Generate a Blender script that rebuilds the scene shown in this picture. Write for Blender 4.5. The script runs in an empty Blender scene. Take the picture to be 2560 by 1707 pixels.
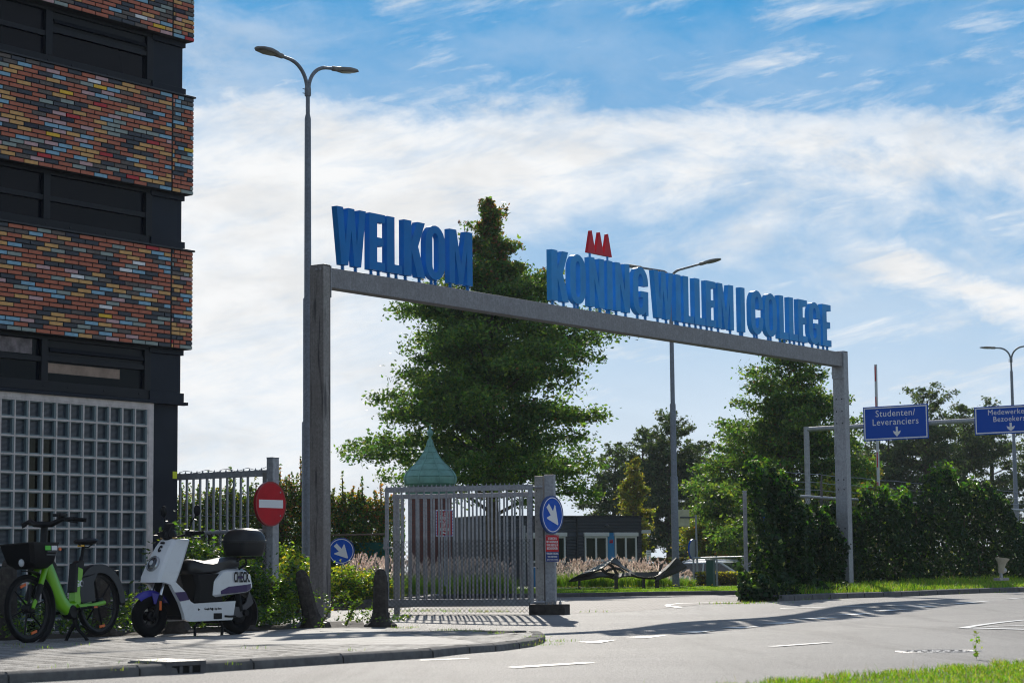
import bpy, bmesh, math, random
import numpy as np
from mathutils import Vector, Matrix

random.seed(7); RNG = np.random.default_rng(11)
SC = bpy.context.scene
COL = SC.collection
R = math.radians

# ------------------------------------------------------------------ camera
FPX, W0, H0, EYE = 5367.0, 2560.0, 1707.0, 0.70
PITCH, ROLL = R(6.14), R(0.563)
fw = Vector((0, math.cos(PITCH), math.sin(PITCH)))
r0 = Vector((1, 0, 0)); u0 = Vector((0, -math.sin(PITCH), math.cos(PITCH)))
rt = r0*math.cos(ROLL) - u0*math.sin(ROLL)
up = u0*math.cos(ROLL) + r0*math.sin(ROLL)
cd = bpy.data.cameras.new("camera"); cam = bpy.data.objects.new("camera", cd); COL.objects.link(cam)
cam.matrix_world = Matrix(((rt.x, up.x, -fw.x, 0), (rt.y, up.y, -fw.y, 0), (rt.z, up.z, -fw.z, EYE), (0, 0, 0, 1)))
cd.sensor_width = 36; cd.lens = FPX/W0*36; cd.clip_start = 0.1; cd.clip_end = 4000
cd.dof.use_dof = True; cd.dof.focus_distance = 33.0; cd.dof.aperture_fstop = 4.5
SC.camera = cam

# ------------------------------------------------------------------ sun, sky, exposure
SUN_EL, SUN_AZ = R(27.0), R(-2.2)          # azimuth from +Y, clockwise positive
sd = bpy.data.lights.new("sun", 'SUN'); sd.energy = 4.1; sd.angle = R(0.53); sd.color = (1.0, 0.93, 0.82)
sun = bpy.data.objects.new("sun", sd); COL.objects.link(sun)
sdir = Vector((math.sin(SUN_AZ)*math.cos(SUN_EL), math.cos(SUN_AZ)*math.cos(SUN_EL), math.sin(SUN_EL)))
sun.rotation_euler = (-sdir).to_track_quat('-Z', 'Y').to_euler()
SC.view_settings.view_transform = 'Standard'; SC.view_settings.look = 'None'
SC.view_settings.exposure = 0.0; SC.view_settings.gamma = 1.0
SC.render.engine = 'CYCLES'
SC.cycles.max_bounces = 8; SC.cycles.transparent_max_bounces = 12; SC.cycles.use_denoising = True; SC.cycles.filter_width = 1.1
SC.cycles.sample_clamp_indirect = 4.0; SC.cycles.sample_clamp_direct = 5.0

class NX:
    """tiny expression builder for shader math"""
    def __init__(s, nt): s.nt = nt
    def m(s, op, a, b=None, c=None, clamp=False):
        n = s.nt.nodes.new('ShaderNodeMath'); n.operation = op; n.use_clamp = clamp
        for i, v in enumerate((a, b, c)):
            if v is None: continue
            if isinstance(v, (int, float)): n.inputs[i].default_value = v
            else: s.nt.links.new(v, n.inputs[i])
        return n.outputs[0]
    def add(s, a, b): return s.m('ADD', a, b)
    def sub(s, a, b): return s.m('SUBTRACT', a, b)
    def mul(s, a, b): return s.m('MULTIPLY', a, b)
    def div(s, a, b): return s.m('DIVIDE', a, b)
    def mx(s, a, b): return s.m('MAXIMUM', a, b)
    def mn(s, a, b): return s.m('MINIMUM', a, b)
    def sat(s, a): return s.m('ADD', a, 0.0, clamp=True)
    def smooth(s, x, a, b, lo=0.0, hi=1.0):
        n = s.nt.nodes.new('ShaderNodeMapRange'); n.interpolation_type = 'SMOOTHSTEP'; n.clamp = True
        s.nt.links.new(x, n.inputs[0])
        for i, v in zip((1, 2, 3, 4), (a, b, lo, hi)): n.inputs[i].default_value = v
        return n.outputs[0]
    def vec(s, x, y, z):
        n = s.nt.nodes.new('ShaderNodeCombineXYZ')
        for i, v in enumerate((x, y, z)):
            if isinstance(v, (int, float)): n.inputs[i].default_value = v
            else: s.nt.links.new(v, n.inputs[i])
        return n.outputs[0]
    def noise(s, v, scale, detail=6, rough=0.6, dist=0.0):
        n = s.nt.nodes.new('ShaderNodeTexNoise'); n.inputs['Scale'].default_value = scale
        n.inputs['Detail'].default_value = detail; n.inputs['Roughness'].default_value = rough
        n.inputs['Distortion'].default_value = dist
        if v is not None: s.nt.links.new(v, n.inputs['Vector'])
        return n.outputs['Fac']
    def mix(s, f, a, b, blend='MIX'):
        n = s.nt.nodes.new('ShaderNodeMix'); n.data_type = 'RGBA'; n.blend_type = blend
        for sock, v in ((n.inputs[0], f), (n.inputs[6], a), (n.inputs[7], b)):
            if isinstance(v, (int, float)): sock.default_value = v
            elif isinstance(v, tuple): sock.default_value = (*v, 1)
            else: s.nt.links.new(v, sock)
        return n.outputs[2]

def make_world():
    w = bpy.data.worlds.new("World"); SC.world = w; w.use_nodes = True
    nt = w.node_tree; nt.nodes.clear(); x = NX(nt)
    out = nt.nodes.new('ShaderNodeOutputWorld'); bg = nt.nodes.new('ShaderNodeBackground')
    sky = nt.nodes.new('ShaderNodeTexSky'); sky.sky_type = 'NISHITA'; sky.sun_disc = False
    sky.sun_elevation = SUN_EL; sky.sun_rotation = SUN_AZ
    sky.air_density = 1.0; sky.dust_density = 0.35; sky.ozone_density = 2.2; sky.altitude = 0
    tc = nt.nodes.new('ShaderNodeTexCoord'); sp = nt.nodes.new('ShaderNodeSeparateXYZ')
    nt.links.new(tc.outputs['Generated'], sp.inputs[0])
    X, Y, Z = sp.outputs
    Yc = x.mx(Y, 0.05)
    u = x.div(X, Yc); v = x.div(Z, Yc)             # tangents of azimuth and elevation, towards the sun side
    # broad cloud bank
    n1 = x.noise(x.vec(x.mul(u, 1.0), x.mul(v, 2.0), 0.3), 9.0, 8, 0.62, 0.35)
    n2 = x.noise(x.vec(x.mul(u, 1.0), x.mul(v, 1.6), 4.7), 30.0, 7, 0.65, 0.5)
    # wind-drawn streaks, rising to the right
    su = x.add(x.mul(u, 0.96), x.mul(v, 0.22)); sv = x.sub(x.mul(v, 0.96), x.mul(u, 0.22))
    n3 = x.noise(x.vec(x.mul(su, 1.0), x.mul(sv, 4.2), 9.1), 14.0, 9, 0.66, 0.35)
    n4 = x.noise(x.vec(x.mul(su, 1.2), x.mul(sv, 9.0), 2.1), 20.0, 6, 0.6, 0.4)
    j = x.add(x.mul(x.sub(n1, 0.5), 0.12), x.mul(x.sub(n2, 0.5), 0.040))
    upos = x.mx(u, 0.0); uneg = x.mx(x.mul(u, -1.0), 0.0)
    top = x.sub(x.add(0.233, x.mul(uneg, 0.05)), x.mul(upos, 0.06))
    dtop = x.sub(top, x.add(v, j))                  # >0 below the top edge
    mtop = x.smooth(dtop, -0.008, 0.032)
    bot = x.add(0.165, x.mul(u, 0.02))
    dbot = x.sub(x.add(v, x.mul(j, 1.3)), bot)
    right = x.smooth(x.add(u, x.mul(v, 0.2)), -0.09, 0.08)
    mbot = x.smooth(dbot, -0.045, 0.03)
    mb = x.add(x.mul(x.sub(1.0, right), 1.0), x.mul(right, mbot))
    bank = x.mul(mtop, x.sat(mb))
    bank = x.mul(bank, x.mul(x.smooth(n1, 0.26, 0.54, 0.58, 1.0), x.smooth(n3, 0.30, 0.58, 0.70, 1.0)))
    # lower left: pale haze with streaks
    # thin cirrus everywhere
    cir = x.mul(x.smooth(n3, 0.42, 0.80), x.smooth(n4, 0.30, 0.70, 0.45, 1.0))
    cirt = x.mx(x.mul(cir, x.smooth(v, 0.30, 0.20, 0.85, 1.0)), x.mul(x.smooth(n1, 0.35, 0.7), 0.22))
    # bright wisp low on the right
    wl = x.sub(v, x.sub(0.155, x.mul(x.sub(u, 0.14), 0.33)))
    wisp = x.mul(x.smooth(x.m('ABSOLUTE', x.add(wl, x.mul(x.sub(n2, 0.5), 0.03))), 0.017, 0.002), x.smooth(u, 0.125, 0.185))
    wisp = x.mul(wisp, x.smooth(n4, 0.25, 0.55, 0.55, 1.0))
    low = x.smooth(v, 0.15, 0.0, 0.0, 0.55)
    lefth = x.mul(x.smooth(u, 0.03, -0.2), x.smooth(x.add(v, x.mul(j, 1.5)), 0.285, 0.22, 0.0, 0.55))
    f = x.mx(bank, x.mx(cirt, x.mx(wisp, x.mx(low, lefth))))
    # soft unseen clouds in the rest of the sky, added to lift ambient light
    gen = x.mul(x.smooth(x.noise(tc.outputs['Generated'], 2.2, 6, 0.6, 0.4), 0.42, 0.66), 0.45)
    front = x.smooth(Y, 0.35, 0.75)
    f = x.add(x.mul(f, front), x.mul(gen, x.sub(1.0, front)))
    shade = x.smooth(x.noise(x.vec(u, x.mul(v, 2.4), 7.7), 16.0, 6, 0.6, 0.3), 0.3, 0.60, 0.86, 1.0)
    shade = x.add(x.mul(shade, front), x.mul(x.sub(1.0, front), 0.95))
    ccol = x.mix(shade, (0, 0, 0), (CLOUD*0.985, CLOUD*0.995, CLOUD*1.0))
    k = 1.0/SKYSTR
    blue = x.mix(x.smooth(v, 0.02, 0.27), tuple(c*k for c in (.58, .74, .90)), tuple(c*k for c in (.052, .335, .69)))
    blue = x.mix(x.smooth(v, 0.27, 1.2), blue, tuple(c*k for c in (.05, .20, .50)))
    scol = x.mix(x.mul(front, x.smooth(v, 1.6, 0.6)), sky.outputs[0], blue)
    col = x.mix(x.sat(f), scol, ccol)
    nt.links.new(col, bg.inputs[0]); bg.inputs[1].default_value = SKYSTR
    nt.links.new(bg.outputs[0], out.inputs[0])
SKYSTR = 0.11; CLOUD = 0.965/SKYSTR
make_world()

# ------------------------------------------------------------------ view helpers (photo pixel + depth -> place in the world)
def ray(px, py):
    d = fw + rt*((px-W0/2)/FPX) - up*((py-H0/2)/FPX)
    return d/d.y
def at(px, py, Y): return Vector((0, 0, EYE)) + ray(px, py)*Y
def atz(px, py, z):
    d = ray(px, py); return Vector((0, 0, EYE)) + d*((z-EYE)/d.z)
_GC = [(-3, 14.6, 0), (-1.2, 17.2, 0), (.35, 22.7, -.05), (1.1, 28.6, -.09), (2.8, 32, -.02), (7.3, 38.5, .15), (4.65, 38, .15),
       (12, 50.3, .145), (.5, 35.4, .02), (-3.3, 34, .03), (3, 11, 0), (8, 25, .05), (10, 35, .12), (0, 55, .08), (-10, 30, 0), (6, 54, .1), (18, 40, .14), (20, 60, .14)]
_GX = np.array(_GC, float)
def gz(x, y):
    d2 = (_GX[:, 0]-x)**2 + (_GX[:, 1]-y)**2 + 1.2
    w = d2**-1.8
    return float((w*_GX[:, 2]).sum()/w.sum())
def onground(px, py, h=0.0):
    d = ray(px, py); f = lambda t: EYE+d.z*t-gz(d.x*t, t)-h
    lo = 6.0; hi = lo
    while f(hi) > 0 and hi < 140: lo, hi = hi, hi+.5
    for _ in range(30):
        m_ = (lo+hi)/2
        if f(m_) > 0: lo = m_
        else: hi = m_
    return Vector((d.x*hi, hi, EYE+d.z*hi))

# ------------------------------------------------------------------ materials
MATS = {}
def pbsdf(name):
    m = bpy.data.materials.new(name); m.use_nodes = True
    return m, m.node_tree, m.node_tree.nodes['Principled BSDF']
def mat(name, col, rough=0.5, metal=0.0, spec=0.5, var=0.0, vscale=8.0, bump=0.0, bscale=40.0, coat=0.0, dirt=None):
    if name in MATS: return MATS[name]
    m, nt, b = pbsdf(name); x = NX(nt)
    b.inputs['Roughness'].default_value = rough; b.inputs['Metallic'].default_value = metal
    b.inputs['Specular IOR Level'].default_value = spec; b.inputs['Coat Weight'].default_value = coat
    tc = nt.nodes.new('ShaderNodeTexCoord')
    c = None
    if var > 0:
        n = x.noise(tc.outputs['Object'], vscale, 6, 0.62)
        f = x.smooth(n, 0.3, 0.7)
        c = x.mix(f, tuple(v*(1-var) for v in col), tuple(min(1, v*(1+var)) for v in col))
    if dirt:
        n = x.noise(tc.outputs['Object'], dirt[1], 7, 0.7, 0.6)
        c = x.mix(x.mul(x.smooth(n, 0.48, 0.75), dirt[2]), c if c is not None else col, dirt[0])
    if c is not None: nt.links.new(c, b.inputs['Base Color'])
    else: b.inputs['Base Color'].default_value = (*col, 1)
    if bump > 0:
        bn = nt.nodes.new('ShaderNodeBump'); bn.inputs['Strength'].default_value = bump; bn.inputs['Distance'].default_value = 0.01
        nt.links.new(x.noise(tc.outputs['Object'], bscale, 4, 0.6), bn.inputs['Height']); nt.links.new(bn.outputs[0], b.inputs['Normal'])
    MATS[name] = m; return m
def galv(name, col=(.36, .37, .40), stain=0.0, streak=True):
    if name in MATS: return MATS[name]
    m, nt, b = pbsdf(name); x = NX(nt); tc = nt.nodes.new('ShaderNodeTexCoord')
    vo = nt.nodes.new('ShaderNodeTexVoronoi'); vo.inputs['Scale'].default_value = 34; nt.links.new(tc.outputs['Object'], vo.inputs['Vector'])
    sp = nt.nodes.new('ShaderNodeSeparateColor'); nt.links.new(vo.outputs['Color'], sp.inputs[0])
    c = x.mix(sp.outputs[0], tuple(v*.8 for v in col), tuple(v*1.15 for v in col))
    big = x.noise(tc.outputs['Object'], 2.6, 6, 0.65)
    c = x.mix(x.smooth(big, 0.35, 0.7, 0, .5), c, tuple(v*f for v, f in zip(col, (.70, .66, .64))))
    if stain > 0:
        ms = nt.nodes.new('ShaderNodeMapping'); ms.inputs['Scale'].default_value = (5, 5, 0.45); nt.links.new(tc.outputs['Object'], ms.inputs[0])
        st = x.noise(ms.outputs[0], 1.7, 5, 0.6, 0.3)
        c = x.mix(x.smooth(st, 0.54, 0.66, 0, stain), c, (.06, .055, .06))
    if streak:
        ms = nt.nodes.new('ShaderNodeMapping'); ms.inputs['Scale'].default_value = (30, 30, 1.0); nt.links.new(tc.outputs['Object'], ms.inputs[0])
        st = x.noise(ms.outputs[0], 1.5, 4, 0.6)
        c = x.mix(x.smooth(st, 0.5, 0.75, 0, .35), c, tuple(min(1, v*1.5) for v in col))
    nt.links.new(c, b.inputs['Base Color'])
    b.inputs['Metallic'].default_value = 0.35; b.inputs['Roughness'].default_value = 0.55
    MATS[name] = m; return m
def leaf(name, col, trans=0.45, rough=0.42, tcol=None, spec=0.5):
    if name in MATS: return MATS[name]
    m, nt, b = pbsdf(name); x = NX(nt)
    gi = nt.nodes.new('ShaderNodeNewGeometry')
    rnd = gi.outputs['Random Per Island']
    hs = nt.nodes.new('ShaderNodeHueSaturation'); hs.inputs['Color'].default_value = (*col, 1)
    nt.links.new(x.smooth(rnd, 0, 1, 0.47, 0.53), hs.inputs['Hue'])
    rv = nt.nodes.new('ShaderNodeTexWhiteNoise'); rv.noise_dimensions = '1D'; nt.links.new(rnd, rv.inputs['W'])
    nt.links.new(x.smooth(rv.outputs['Value'], 0, 1, 0.6, 1.45), hs.inputs['Value'])
    nt.links.new(hs.outputs[0], b.inputs['Base Color'])
    b.inputs['Roughness'].default_value = rough; b.inputs['Specular IOR Level'].default_value = spec
    tr = nt.nodes.new('ShaderNodeBsdfTranslucent')
    tc = tcol or (min(1, col[0]*2.6+.02), min(1, col[1]*2.6+.02), col[2]*1.2)
    tm = x.mix(1.0, hs.outputs[0], tuple(t/max(c, 1e-3) for t, c in zip(tc, col)), 'MULTIPLY')
    nt.links.new(tm, tr.inputs[0])
    ms = nt.nodes.new('ShaderNodeMixShader'); ms.inputs[0].default_value = trans
    nt.links.new(b.outputs[0], ms.inputs[1]); nt.links.new(tr.outputs[0], ms.inputs[2])
    nt.links.new(ms.outputs[0], nt.nodes['Material Output'].inputs[0])
    MATS[name] = m; return m

# ------------------------------------------------------------------ mesh builder
class MB:
    def __init__(s): s.v = []; s.f = []; s.m = []
    def add(s, vs, fs, mi=0, M=None):
        o = len(s.v)
        if M is not None: vs = [tuple(M @ Vector(p)) for p in vs]
        s.v.extend([tuple(p) for p in vs]); s.f.extend([tuple(o+i for i in f) for f in fs]); s.m.extend([mi]*len(fs))
    def box(s, a, b, mi=0, M=None):
        (x0, y0, z0), (x1, y1, z1) = a, b
        vs = [(x0, y0, z0), (x1, y0, z0), (x1, y1, z0), (x0, y1, z0), (x0, y0, z1), (x1, y0, z1), (x1, y1, z1), (x0, y1, z1)]
        s.add(vs, [(0, 3, 2, 1), (4, 5, 6, 7), (0, 1, 5, 4), (1, 2, 6, 5), (2, 3, 7, 6), (3, 0, 4, 7)], mi, M)
    def prism(s, poly, d0, d1, mi=0, axis='y', M=None, mi_side=None):
        """poly in the plane across axis, pushed from d0 to d1"""
        def P(a, b, d): return {'y': (a, d, b), 'z': (a, b, d), 'x': (d, a, b)}[axis]
        n = len(poly); vs = [P(a, b, d0) for a, b in poly] + [P(a, b, d1) for a, b in poly]
        s.add(vs, [tuple(range(n)), tuple(reversed(range(n, 2*n)))], mi, M)
        s2 = mi if mi_side is None else mi_side
        s.add(vs, [(i, n+i, n+(i+1) % n, (i+1) % n) for i in range(n)], s2, M)
    def ring(s, outer, inner, d0, d1, mi=0, axis='y', M=None):
        def P(a, b, d): return {'y': (a, d, b), 'z': (a, b, d), 'x': (d, a, b)}[axis]
        n = len(outer)
        vs = [P(*p, d0) for p in outer] + [P(*p, d0) for p in inner] + [P(*p, d1) for p in outer] + [P(*p, d1) for p in inner]
        fs = []
        for i in range(n):
            j = (i+1) % n
            fs += [(i, j, n+j, n+i), (2*n+i, 3*n+i, 3*n+j, 2*n+j), (i, 2*n+i, 2*n+j, j), (n+i, n+j, 3*n+j, 3*n+i)]
        s.add(vs, fs, mi, M)
    def tube(s, path, r, n=8, mi=0, M=None, cap=True, flat=1.0):
        path = [Vector(p) for p in path]; k = len(path)
        rs = r if isinstance(r, (list, tuple)) else [r]*k
        vs = []; ref = None
        for i, p in enumerate(path):
            t = (path[min(i+1, k-1)] - path[max(i-1, 0)])
            t = t.normalized() if t.length > 1e-9 else Vector((0, 0, 1))
            if ref is None:
                ref = Vector((0, 1, 0)) if abs(t.y) < 0.9 else Vector((1, 0, 0))
            a = (ref - t*ref.dot(t)).normalized(); b = t.cross(a); ref = a
            for q in range(n):
                an = 2*math.pi*q/n
                vs.append(p + a*(math.cos(an)*rs[i]) + b*(math.sin(an)*rs[i]*flat))
        fs = [(i*n+q, i*n+(q+1) % n, (i+1)*n+(q+1) % n, (i+1)*n+q) for i in range(k-1) for q in range(n)]
        if cap: fs += [tuple(reversed(range(n))), tuple(range((k-1)*n, k*n))]
        s.add(vs, fs, mi, M)
    def lathe(s, prof, n=16, mi=0, M=None, a0=0.0):
        vs = []; k = len(prof)
        for r_, z in prof:
            for q in range(n):
                an = a0 + 2*math.pi*q/n; vs.append((r_*math.cos(an), r_*math.sin(an), z))
        fs = [(i*n+q, i*n+(q+1) % n, (i+1)*n+(q+1) % n, (i+1)*n+q) for i in range(k-1) for q in range(n)]
        fs += [tuple(reversed(range(n))), tuple(range((k-1)*n, k*n))]
        s.add(vs, fs, mi, M)
    def loft(s, rings, mi=0, M=None, cap=True, closed=True):
        n = len(rings[0]); vs = [p for rg in rings for p in rg]; k = len(rings)
        fs = [(i*n+q, i*n+(q+1) % n, (i+1)*n+(q+1) % n, (i+1)*n+q) for i in range(k-1) for q in range(n if closed else n-1)]
        if cap and closed: fs += [tuple(reversed(range(n))), tuple(range((k-1)*n, k*n))]
        s.add(vs, fs, mi, M)
    def ell(s, c, rad, n=14, k=9, mi=0, M=None):
        rings = []
        for i in range(k+1):
            ph = -math.pi/2 + math.pi*i/k; cr = max(math.cos(ph), 1e-3)
            rings.append([(c[0]+rad[0]*cr*math.cos(2*math.pi*q/n), c[1]+rad[1]*cr*math.sin(2*math.pi*q/n), c[2]+rad[2]*math.sin(ph)) for q in range(n)])
        s.loft(rings, mi, M)

def circ(cx, cz, r, n=28, rz=None, a0=0.0): return [(cx+r*math.cos(a0+2*math.pi*i/n), cz+(rz or r)*math.sin(a0+2*math.pi*i/n)) for i in range(n)]

def setp(o, label=None, cat=None, group=None, kind=None):
    if label: o['label'] = label
    if cat: o['category'] = cat
    if group: o['group'] = group
    if kind: o['kind'] = kind
    return o
def build(name, mb, mats, parent=None, smooth=None, bevel=0.0, loc=None, rz=0.0, label=None):
    me = bpy.data.meshes.new(name)
    if isinstance(mb, MB):
        me.from_pydata(mb.v, [], mb.f)
        mats = mats if isinstance(mats, (list, tuple)) else [mats]
        for m in mats: me.materials.append(m)
        if len(mats) > 1: me.polygons.foreach_set('material_index', mb.m)
    bm = bmesh.new(); bm.from_mesh(me); bmesh.ops.recalc_face_normals(bm, faces=bm.faces); bm.to_mesh(me); bm.free()
    if smooth is not None:
        me.shade_smooth(); me.set_sharp_from_angle(angle=R(smooth))
    o = bpy.data.objects.new(name, me); COL.objects.link(o)
    if bevel > 0:
        md = o.modifiers.new('bevel', 'BEVEL'); md.width = bevel; md.segments = 2; md.limit_method = 'ANGLE'; md.angle_limit = R(40)
        md.harden_normals = False
    if parent: o.parent = parent
    if loc is not None: o.location = loc
    if rz: o.rotation_euler = (0, 0, rz)
    if label: o['label'] = label
    return o
def builds(name, mbs, mats, parent, **kw):
    return [build(name, m_, mats, parent, **kw) for m_ in mbs]
def lath(prof, n=8, M=None):
    m_ = MB(); m_.lathe(prof, n, 0, M); return m_
def bx(a, b):
    m_ = MB(); m_.box(a, b); return m_
def tb(path, r, n=8, **kw):
    m_ = MB(); m_.tube(path, r, n, **kw); return m_
FACE = Matrix.Rotation(R(90), 4, 'X')
def thing(name, label, cat, loc, rz=0.0, group=None):
    o = bpy.data.objects.new(name, None); COL.objects.link(o); o.empty_display_size = 0.3
    o.location = loc; o.rotation_euler = (0, 0, rz)
    return setp(o, label, cat, group)
def raw(name, co, faces_n, mats, mi=None, parent=None, loc=None, rz=0.0):
    """fast mesh: co (N,3) array, all faces with faces_n corners in order"""
    co = np.asarray(co, np.float32); n = len(co); me = bpy.data.meshes.new(name)
    me.vertices.add(n); me.vertices.foreach_set('co', co.ravel())
    nf = n//faces_n
    me.loops.add(n); me.loops.foreach_set('vertex_index', np.arange(n, dtype=np.int32))
    me.polygons.add(nf); me.polygons.foreach_set('loop_start', np.arange(0, n, faces_n, dtype=np.int32))
    for m in (mats if isinstance(mats, (list, tuple)) else [mats]): me.materials.append(m)
    if mi is not None: me.polygons.foreach_set('material_index', np.asarray(mi, np.int32))
    me.update(); me.validate()
    o = bpy.data.objects.new(name, me); COL.objects.link(o)
    if parent: o.parent = parent
    if loc is not None: o.location = loc
    if rz: o.rotation_euler = (0, 0, rz)
    return o
def copy_tree(o, parent=None):
    c = o.copy(); COL.objects.link(c); c.parent = parent
    for ch in list(o.children): copy_tree(ch, c)
    return c
def text(name, body, size, m, parent, loc, xs=1.0, bold=0.0, ext=0.0015, align='CENTER', rot=None, spacing=1.0, label=None):
    """lettering lying in the local x-z plane, facing -y"""
    c = bpy.data.curves.new(name, 'FONT'); c.body = body; c.size = size; c.align_x = align; c.align_y = 'CENTER'
    c.extrude = ext; c.offset = bold; c.resolution_u = 3; c.space_character = spacing; c.space_line = 0.95
    t = bpy.data.objects.new(name, c); COL.objects.link(t)
    dg = bpy.context.evaluated_depsgraph_get(); dg.update()
    me = bpy.data.meshes.new_from_object(t.evaluated_get(dg)); me.name = name
    bpy.data.objects.remove(t); bpy.data.curves.remove(c)
    me.materials.clear(); me.materials.append(m)
    o = bpy.data.objects.new(name, me); COL.objects.link(o)
    for vtx in me.vertices: vtx.co.x *= xs
    o.parent = parent; o.location = loc; o.rotation_euler = rot or (R(90), 0, 0)
    if label: o['label'] = label
    return o

# leaves: rhombus quads scattered at points
def leaf_quads(pts, size, aspect=0.55, updown=0.5, jitter=0.35):
    n = len(pts); pts = np.asarray(pts, float)
    a = RNG.normal(size=(n, 3)); a[:, 2] *= updown; a /= np.linalg.norm(a, axis=1, keepdims=True)
    b = RNG.normal(size=(n, 3)); b -= a*(a*b).sum(1, keepdims=True); b /= np.linalg.norm(b, axis=1, keepdims=True)
    L = (size*(1+jitter*RNG.uniform(-1, 1, n)))[:, None]*0.5; Wd = L*aspect
    c = np.cross(a, b)
    q = np.stack([pts-a*L, pts-b*Wd+a*L*0.1+c*L*.12, pts+a*L, pts+b*Wd+a*L*0.1+c*L*.12], 1)
    return q.reshape(-1, 3)
# ------------------------------------------------------------------ base materials
galv_m = galv('galvanised_steel'); galv_st = galv('stained_galvanised_steel', (.30, .28, .27), stain=.85); galv_l = galv('lamp_steel', (.21, .23, .26), streak=False)
galv_b = galv('beam_steel', (.27, .265, .28))
black_pl = mat('black_plastic', (.009, .009, .011), .45, spec=.22)
black_mt = mat('matt_black', (.012, .012, .013), .7, spec=.2)
rubber = mat('rubber', (.009, .009, .010), .85, spec=.15, bump=.3, bscale=60)
white_pt = mat('white_paint', (.72, .73, .74), .35, var=.05, vscale=3, dirt=((.45, .42, .38), 5, .35))
white_sn = mat('sign_white', (.78, .78, .80), .4)
red_sn = mat('sign_red', (.50, .008, .02), .4, spec=.15, var=.12, vscale=4)
blue_sn = mat('sign_blue', (.003, .085, .50), .4, spec=.15, var=.10, vscale=5)
navy_sn = mat('sign_navy', (.006, .025, .17), .4, spec=.2)
concrete = mat('grey_concrete', (.34, .33, .32), .85, var=.25, vscale=14, bump=.4, bscale=90)
dark_conc = mat('dark_concrete', (.050, .043, .039), .85, spec=.2, var=.35, vscale=9, bump=.5, bscale=70, dirt=((.13, .12, .10), 26, .5))
bark = mat('bark', (.09, .065, .045), .9, var=.4, vscale=9, bump=.8, bscale=20)
soil = mat('soil', (.06, .045, .032), .95, var=.4, vscale=7, bump=.6, bscale=30)

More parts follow.
